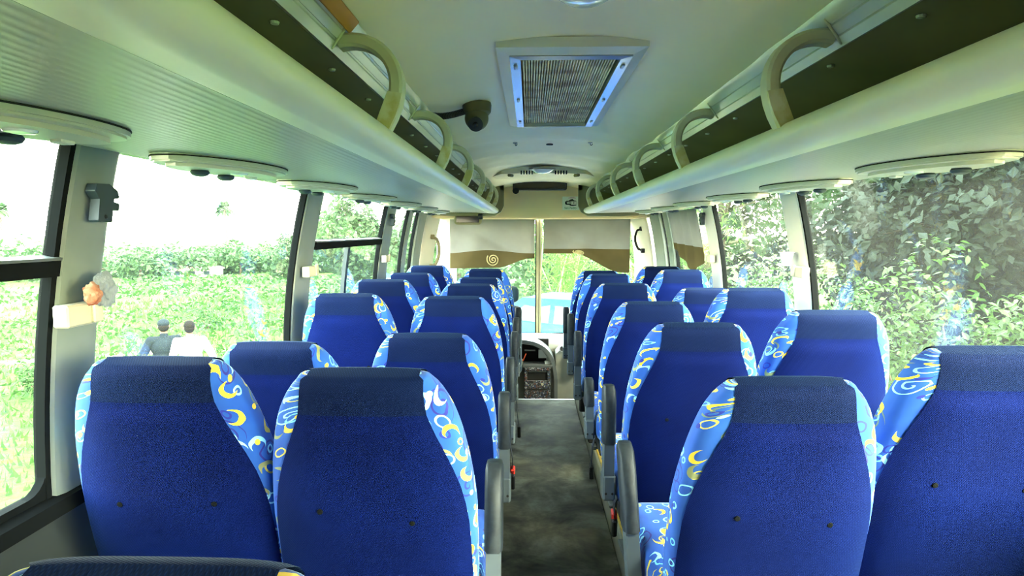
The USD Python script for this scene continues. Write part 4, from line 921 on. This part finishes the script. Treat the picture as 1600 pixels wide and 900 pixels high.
def tree(label, cat, x, y, h, r, seed, m='leaf_far', nb=18, per=90, L=.5, trunk=.12, group=None, low=.25, name='tree'):
    rng = np.random.default_rng(seed); zb = float(gzz(x, y)); t = thing(name, label, cat, group)
    C = ball_centres((x, y, zb + h * (low + 1) / 2), (r, r, h * (1 - low) / 2), nb, rng); R_ = rng.uniform(.28, .5, nb) * r
    pos, nrm = clump_points(C, R_, per, rng, .4); pos[:, 2] = np.maximum(pos[:, 2], zb + .1)
    V = leaf_mesh(pos, L * rng.uniform(.7, 1.3, len(pos)), L * .6 * rng.uniform(.7, 1.3, len(pos)), rng, nrm * .8 + np.array([0, 0, .8]))
    obj('foliage', leaves_join(V), m, t, smooth=False, kind='stuff')
    g = MB().tube([(x, y, zb - .3), (x + .03 * h, y, zb + h * .4), (x, y, zb + h * .8)], [trunk, trunk * .7, trunk * .25], 8)
    for c in C[:6]: g.tube([(x + .02 * h, y, zb + h * .35), (np.array([x, y, zb + h * .5]) + c) / 2, c], [trunk * .45, trunk * .3, trunk * .12], 5)
    obj('trunk', g, 'bark', t)
    return t
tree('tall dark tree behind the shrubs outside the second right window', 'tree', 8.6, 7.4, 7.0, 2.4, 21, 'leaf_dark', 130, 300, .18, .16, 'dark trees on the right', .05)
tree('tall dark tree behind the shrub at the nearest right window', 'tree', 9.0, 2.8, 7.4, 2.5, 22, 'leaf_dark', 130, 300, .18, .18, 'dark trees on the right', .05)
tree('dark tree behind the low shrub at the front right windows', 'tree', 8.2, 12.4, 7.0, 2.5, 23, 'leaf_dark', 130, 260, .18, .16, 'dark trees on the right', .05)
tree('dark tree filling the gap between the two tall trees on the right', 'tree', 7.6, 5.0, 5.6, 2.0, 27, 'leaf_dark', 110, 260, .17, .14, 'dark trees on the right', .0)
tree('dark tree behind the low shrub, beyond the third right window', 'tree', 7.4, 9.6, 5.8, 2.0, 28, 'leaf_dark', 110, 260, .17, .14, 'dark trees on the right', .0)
tree('dark green tree beyond the windscreen at the right', 'tree', 5.2, 17.5, 6.0, 2.4, 24, 'leaf_dark', 44, 100, .22, .16, None, .05)
tree('pale green tree beyond the windscreen centre', 'tree', 1.2, 24, 5.0, 2.6, 25, 'leaf_far', 40, 90, .28, .16, None, .05)
tree('pale green tree left of the windscreen post far ahead', 'tree', -3.5, 28, 5.4, 2.8, 26, 'leaf_far', 40, 90, .3, .16, None, .05)
# bamboo ahead on the right
for bi, (bx, by, lab) in enumerate(((2.6, 14.0, 'bamboo clump beyond the right half of the windscreen'), (1.0, 19.5, 'further bamboo clump beyond the windscreen centre post'))):
    rng = np.random.default_rng(60 + bi); t = thing('bamboo_clump', lab, 'bamboo'); zb = float(gzz(bx, by)); tips = []
    for k in range(16):
        dx, dy = rng.normal(0, .45, 2); lx, ly = rng.normal(0, .8, 2); h = rng.uniform(3, 4.6); tt = np.linspace(0, 1, 9)
        c = np.stack([bx + dx + lx * tt ** 2, by + dy + ly * tt ** 2, zb - .1 + h * tt - .5 * tt ** 3], 1); obj('culm', tube(c, .032 * (1 - .75 * tt), 6), 'culm', t); tips.append(c[3:])
    tips = np.vstack(tips); pos = tips[rng.integers(0, len(tips), 2600)] + rng.normal(0, .28, (2600, 3)); V = leaf_mesh(pos, .26 * rng.uniform(.7, 1.3, 2600), .045, rng, droop=.6)
    obj('foliage', leaves_join(V), 'leaf_bamboo', t, smooth=False, kind='stuff')
# tree line across the field
rng = np.random.default_rng(5)
places = ['under the near palm', 'third from the left in the tree line', 'in the tree line behind the dark-shirted man', 'in the tree line above the white-shirted man', 'left of the white hut', 'behind the white hut', 'right of the white hut', 'under the distant palm']
spots = []
ORDN = 'leftmost second third fourth fifth sixth seventh eighth ninth tenth eleventh twelfth thirteenth fourteenth fifteenth sixteenth seventeenth rightmost'.split()
for i in range(18):
    az = -47 + i * 32 / 17 + rng.uniform(-.8, .8)                 # degrees from +y, negative is left
    D = rng.uniform(84, 100); spots.append((math.sin(math.radians(az)) * D, math.cos(math.radians(az)) * D, rng.uniform(3.0, 4.1) + (.5 if i > 14 else 0), rng.uniform(3.2, 4.4)))
for i, (x, y, h, r) in enumerate(spots):
    tree(f'{ORDN[i]} hazy round tree from the left in the far tree line', 'tree', x, y, h, r, 100 + i, 'leaf_far', 16, 70, .62, .16, 'trees of the far tree line', .05)
tree('tall broad hazy tree beyond the divided left window', 'tree', -10.9, 37, 6.2, 2.1, 140, 'leaf_far', 34, 110, .40, .2, None, .12)
tree('hazy bushy tree at the front end of the field', 'tree', -9.2, 44, 4.6, 2.0, 141, 'leaf_far', 30, 100, .40, .2, None, .05)
tree('hazy tree in the field seen past the driver', 'tree', -6.9, 34, 4.2, 1.7, 142, 'leaf_far', 30, 100, .35, .2, None, .05)
tree('taller dark hazy tree right of the distant palm', 'tree', -24.3, 60, 4.3, 2.2, 143, 'leaf_far', 30, 90, .5, .2, None, .08)
for x, y, h, lab in ((-79.0, 89, 9.3, 'hazy fan palm rising at the far left edge'), (-47.5, 94, 9.6, 'hazy palm rising above the tree line beyond the second left window')):
    t = thing('palm_tree', lab, 'palm'); zb = float(gzz(x, y)); g = MB().tube([(x, y, zb - .3), (x + .2, y, zb + h * .5), (x, y, zb + h)], [.28, .2, .18], 8); obj('trunk', g, 'bark', t)
    rng = np.random.default_rng(int(-x)); V = []
    for k in range(44):
        a_ = rng.uniform(0, 6.28); e = rng.uniform(-.5, 1.1); Lf = rng.uniform(1.5, 2.2); d = np.array([math.cos(a_) * math.cos(e), math.sin(a_) * math.cos(e), math.sin(e)])
        b = np.cross(d, [0, 0, 1.]); b /= np.linalg.norm(b); o = np.array([x, y, zb + h]); V.append([o, o + d * Lf * .5 + b * .42 + [0, 0, .1], o + d * Lf * .5 - b * .42 + [0, 0, .1], o + d * Lf + [0, 0, -.55], o + d * Lf * .5 + [0, 0, .18]])
    V = np.array(V)
    for q in V: obj('frond', (q, LF), 'leaf_far', t, smooth=False)
# low white building in the distance
hx, hy = -43.5, 78.; hz = float(gzz(hx, hy)); hu = thing('field_hut', 'low white building with a pale roof before the far tree line', 'building', loc=(hx, hy, hz), rz=8)
obj('wall', cbox((0, 0, .45), (5.6, 3, 1.1), .03), 'hut_wall', hu); obj('roof', extr_x(Polygon([(-1.8, .96), (0, 1.35), (1.8, .96), (1.8, .90), (-1.8, .90)]), -3.0, 3.0), 'hut_roof', hu)
for k in range(3): obj('window', cbox((-1.8 + k * 1.8, -1.51, .5), (.7, .06, .5), .01), 'car_glass', hu)
# footpath
pp = np.array([(-26, 13.5), (-20, 15.2), (-15, 16.4), (-10, 17.2), (-6, 18.0), (-2, 19)]); pt = PchipInterpolator(np.linspace(0, 1, 6), pp)(np.linspace(0, 1, 60)); nn = np.gradient(pt, axis=0); nn = np.stack([-nn[:, 1], nn[:, 0]], 1); nn /= np.linalg.norm(nn, axis=1, keepdims=True)
G = np.array([[[*(q + w_ * n_), float(gzz(*(q + w_ * n_))) + .03 - .01 * abs(w_)] for w_ in (-.35, 0, .35)] for q, n_ in zip(pt, nn)])
st(obj('path', grid_shell(G, .06), 'dirt_path', None, smooth=True, label='narrow bare footpath across the grass'))
st(obj('dirt_verge', grid_shell(np.array([[[x, y, float(gz(x, y)) + .10 - .04 * abs(x - .9)] for y in np.linspace(-14, 11, 26)] for x in np.linspace(-1.0, 2.9, 14)]), .2), 'pale_dirt', None, smooth=True, label='pale bare dirt verge under the bus'))
# grass and weeds
rng = np.random.default_rng(9)
n = 20000; u = rng.uniform(0, 1, n); D = 3.5 + 40 * u ** 1.5; az = np.radians(rng.uniform(-62, 2, n)); gx, gy = np.sin(az) * D, np.cos(az) * D
k = (gx < -1.7) | (gy > 8.5); gx, gy = gx[k], gy[k]; n = len(gx); zb = gzz(gx, gy); D = D[k]
hh = rng.uniform(.05, .15, n) * (1 + D / 40); w_ = .010 * (1 + D / 6); a_ = rng.uniform(0, np.pi, n); lean = rng.normal(0, .35, (n, 2)) * hh[:, None]
b0 = np.stack([gx - w_ * np.cos(a_), gy - w_ * np.sin(a_), zb], 1); b1 = np.stack([gx + w_ * np.cos(a_), gy + w_ * np.sin(a_), zb], 1); tp = np.stack([gx + lean[:, 0], gy + lean[:, 1], zb + hh], 1)
V = np.stack([b0, b1, tp], 1).reshape(-1, 3); F = np.arange(3 * n).reshape(-1, 3)
obj('grass', (V, F), 'leaf_grass', None, smooth=False, label='short pale green grass blades over the field', cat='grass', kind='stuff')
n = 16000; D = 9 + 78 * rng.uniform(0, 1, n) ** 1.2; az = np.radians(rng.uniform(-62, -1, n)); gx, gy = np.sin(az) * D, np.cos(az) * D
dens = meshkit.fbm(np.stack([gx * .12, gy * .12, 0 * gx], -1), 3, 77); k = (dens > .48) & ((gx < -2.5)); gx, gy, D = gx[k], gy[k], D[k]; n = len(gx)
pos = np.stack([gx, gy, gzz(gx, gy) + rng.uniform(.03, .35, n) * (.5 + D / 60)], 1); V = leaf_mesh(pos, .10 + .006 * D, .05 + .0035 * D, rng)
obj('undergrowth', leaves_join(V), 'leaf_weed', None, smooth=False, label='patches of taller weeds across the sunlit field', cat='weeds', kind='stuff')
for i, (x, y, h, lab) in enumerate(((-5.4, 11.9, .75, 'bushy weed right of the white-shirted man'), (-6.9, 11.2, .55, 'bushy weed just behind the two men'), (-10.5, 12.6, .8, 'bushy weed left of the two men'), (-4.6, 15.5, .8, 'bushy weed before the second left pillar'), (-12, 22, 1.0, 'bushy weed in the mid field'))):
    C = ball_centres((x, y, float(gzz(x, y)) + h * .45), (.45, .45, h * .42), 9, np.random.default_rng(80 + i)); shrub('wild_bush', lab, 'bush', (x, y, float(gzz(x, y))), C, [.2] * 9, 60, .12, .05, 'leaf_weed', 'bushy weeds in the field', 0, 90 + i)
# blue car ahead
car = thing('blue_car', 'blue car parked beyond the windscreen', 'car', loc=(.9, 13.2, float(gz(.9, 13.2))), rz=62)
bd = Polygon([(-2.0, .30), (-2.05, .62), (-1.95, .86), (-1.1, .95), (-.55, 1.40), (-.2, 1.47), (.9, 1.46), (1.55, 1.02), (2.0, .94), (2.06, .6), (2.0, .30)]).buffer(.04)
for wy in (-1.25, 1.25): bd = bd.difference(Point(wy, .30).buffer(.36))
v, f = extr_x(bd, -.84, .84); k = np.clip((v[:, 2] - .95) / .5, 0, 1); v[:, 0] *= 1 - .16 * k; obj('body', (v, f), 'car_blue', car, smooth=30)
for s in (-1, 1):
    for pts in ([(-.95, .98), (-.48, 1.36), (.15, 1.39), (.15, .98)], [(.22, .98), (.22, 1.39), (.85, 1.37), (1.3, 1.02)]):
        v, f = extr_x(Polygon(pts).buffer(-.02), -.005, .005); v[:, 0] += s * .845 * (1 - .16 * np.clip((v[:, 2] - .95) / .5, 0, 1)) ; obj('side_window', (v, f), 'car_glass', car)
    obj('door_mirror', rbox((s * .92, -.75, 1.0), (.16, .09, .11), .03), 'car_blue', car, smooth=True)
obj('windscreen', hullpts([(x, y, z) for x in (-.66, .66) for y, z in ((-1.06, .985), (-.60, 1.385), (-1.08, .97), (-.62, 1.37))]), 'car_glass', car); obj('rear_window', hullpts([(x, y, z) for x in (-.64, .64) for y, z in ((1.03, 1.42), (1.50, 1.10), (1.05, 1.43), (1.52, 1.11))]), 'car_glass', car)
for s in (-1, 1):
    for wy in (-1.25, 1.25):
        w_ = obj('wheel', lathe([(.16, -.09), (.28, -.10), (.31, -.07), (.31, .07), (.28, .10), (.16, .09), (.16, -.09)], 24, rot('y', 90), (s * .76, wy, .31)), 'tyre', car, smooth=30); obj('hubcap', lathe([(0, -.06), (.165, -.06), (.165, .06), (0, .075)], 18, rot('y', s * 90), (s * .77, wy, .31)), 'steel', w_)
    obj('headlamp', rbox((s * .62, -2.03, .74), (.3, .10, .14), .04), 'lamp_clear', car, smooth=True); obj('tail_lamp', rbox((s * .66, 2.03, .80), (.22, .08, .18), .03), 'lamp_red', car, smooth=True)
obj('bumper', rbox((0, -2.08, .42), (1.6, .12, .22), .05), 'car_blue', car, smooth=True); obj('bumper', rbox((0, 2.08, .42), (1.6, .12, .22), .05), 'car_blue', car, smooth=True)

# ================================================================== TWO MEN WALKING AWAY
def chain(pts, rad):
    out = []
    for (a_, ra), (b_, rb) in zip(zip(pts[:-1], rad[:-1]), zip(pts[1:], rad[1:])):
        out.append(m3.Manifold.batch_hull([m3.Manifold.sphere(ra, 14).translate(list(map(float, a_))), m3.Manifold.sphere(rb, 14).translate(list(map(float, b_)))]))
    return out
def solid(parts, edge=.022, it=8):
    m = m3.Manifold.batch_boolean(parts, m3.OpType.Add).refine_to_length(edge).to_mesh(); tm = trimesh.Trimesh(np.array(m.vert_properties[:, :3]), np.array(m.tri_verts), process=True)
    trimesh.smoothing.filter_taubin(tm, iterations=it); return np.array(tm.vertices), np.array(tm.faces)
def ell(c, r): return m3.Manifold.sphere(1.0, 24).scale(list(r)).translate(list(c))
def person(label, x, y, h, heading, top, cap, sleeves, stride, arms):
    k = h / 1.75; z0 = float(gzz(x, y)); t = thing('person', label, 'person', loc=(x, y, z0), rz=heading)
    # own frame: facing +y
    hipL, hipR = np.array([-.10, 0, .93]), np.array([.10, 0, .93]); S = lambda p: np.array(p) * k
    kL, kR = np.array([-.105, .06 * stride, .50]), np.array([.105, .10 - .06 * stride, .50]); aL, aR = np.array([-.105, -.02 + .16 * stride, .085]), np.array([.105, -.14 - .1 * stride + .1, .10])
    shL, shR = np.array([-.19, -.01, 1.43]), np.array([.19, -.01, 1.43]); body = []
    torso = [ell(S((0, 0, .98)), S((.165, .115, .13))), ell(S((0, 0, 1.15)), S((.15, .11, .18))), ell(S((0, -.005, 1.30)), S((.185, .125, .18)))] + chain([S((-.15, -.01, 1.42)), S((.15, -.01, 1.42))], [.062 * k, .062 * k])
    head = [ell(S((0, .015, 1.645)), S((.074, .092, .112))), ell(S((0, .03, 1.60)), S((.058, .07, .085)))] + chain([S((0, -.005, 1.45)), S((0, .005, 1.58))], [.056 * k, .052 * k]) + [ell(S((s * .076, .0, 1.64)), S((.012, .022, .032))) for s in (-1, 1)] + [ell(S((0, .112, 1.63)), S((.014, .022, .02)))]
    hands = []; armp = {}
    for s, sh in ((-1, shL), (1, shR)):
        el, wr = arms[s]; el, wr = np.array(el), np.array(wr); armp[s] = (sh, el, wr)
        hands += chain([S(sh), S(el), S(wr)], [.052 * k, .042 * k, .029 * k])
        d = wr - el; d = d / np.linalg.norm(d); fw = np.array([0, 1., 0]) - d * d[1]; fw /= np.linalg.norm(fw); pc = wr + d * .05
        hands += [m3.Manifold.batch_hull([m3.Manifold.sphere(.016 * k, 10).translate(list(S(wr + fw * e + d * g_))) for e, g_ in ((-.012, .01), (.012, .01), (-.03, .09), (.03, .09))])]
        for q, ln in ((-.030, .062), (-.010, .074), (.011, .070), (.031, .055)):
            b = wr + fw * q + d * .088; hands += chain([S(b), S(b + d * ln * .55 + np.array([-s * .006, 0, 0])), S(b + d * ln + np.array([-s * .02, 0, 0]))], [.0095 * k, .009 * k, .008 * k])
        b = wr + fw * .026 + d * .03; hands += chain([S(b), S(b + fw * .022 + d * .03), S(b + fw * .024 + d * .06)], [.011 * k, .010 * k, .0085 * k])
    legs = chain([S(hipL), S(kL), S(aL)], [.088 * k, .060 * k, .042 * k]) + chain([S(hipR), S(kR), S(aR)], [.088 * k, .060 * k, .042 * k])
    body_o = obj('body', solid(torso + head + hands + legs, .020, 4), 'skin', t, smooth=True)
    sl = []
    for s in (-1, 1):
        sh, el, wr = armp[s]; e = el if sleeves == 'short' else wr; q = sh + (el - sh) * .78 if sleeves == 'short' else el
        sl += chain([S(sh), S(q)], [.072 * k, .064 * k]) if sleeves == 'short' else chain([S(sh), S(el), S(el + (wr - el) * .9)], [.070 * k, .058 * k, .044 * k])
    shirt = [ell(S((0, 0, .92)), S((.192, .142, .14))), ell(S((0, 0, 1.15)), S((.178, .135, .22))), ell(S((0, -.005, 1.31)), S((.205, .145, .18)))] + chain([S((-.16, -.01, 1.42)), S((.16, -.01, 1.42))], [.075 * k, .075 * k]) + sl + chain([S((0, -.01, 1.45)), S((0, -.005, 1.50))], [.072 * k, .064 * k])
    obj('shirt', solid(shirt, .022, 6), top, body_o, smooth=True)
    tr = chain([S(hipL), S(kL), S(aL + [0, 0, .02])], [.108 * k, .080 * k, .066 * k]) + chain([S(hipR), S(kR), S(aR + [0, 0, .02])], [.108 * k, .080 * k, .066 * k]) + [ell(S((0, 0, .93)), S((.185, .135, .12)))]
    obj('trousers', solid(tr, .025, 6), 'trouser', body_o, smooth=True)
    for a_ in (aL, aR): obj('shoe', solid([ell(S((a_[0], a_[1] + .07, max(.045, a_[2] - .045))), S((.048, .135, .044))), ell(S((a_[0], a_[1] - .01, a_[2] - .02)), S((.045, .06, .06)))], .02, 4), 'shoe', body_o, smooth=True)
    if cap:
        obj('cap', solid([ell(S((0, .0, 1.70)), S((.088, .105, .075))), ell(S((0, .11, 1.70)), S((.07, .075, .014)))], .015, 4), 'cap_dark', body_o, smooth=True)
        obj('hair', solid([ell(S((0, -.03, 1.64)), S((.078, .078, .075)))], .015, 4), 'hair', body_o, smooth=True)
    else: obj('hair', solid([ell(S((0, -.012, 1.685)), S((.084, .098, .088))), ell(S((0, -.035, 1.63)), S((.076, .075, .07)))], .015, 4), 'hair', body_o, smooth=True)
    return t
person('person in a dark short-sleeved shirt and cap walking away across the grass', -5.97, 9.5, 1.72, 30, 'shirt_dark', True, 'short', .8, {-1: ((-.33, -.05, 1.17), (-.36, .02, .92)), 1: ((.27, -.02, 1.15), (.27, .10, .93))})
person('person in a white long-sleeved shirt walking away across the grass', -5.55, 9.5, 1.68, 28, 'shirt_white', False, 'long', -.6, {-1: ((-.27, -.03, 1.16), (-.26, .06, .93)), 1: ((.32, -.04, 1.18), (.38, .06, .96))})
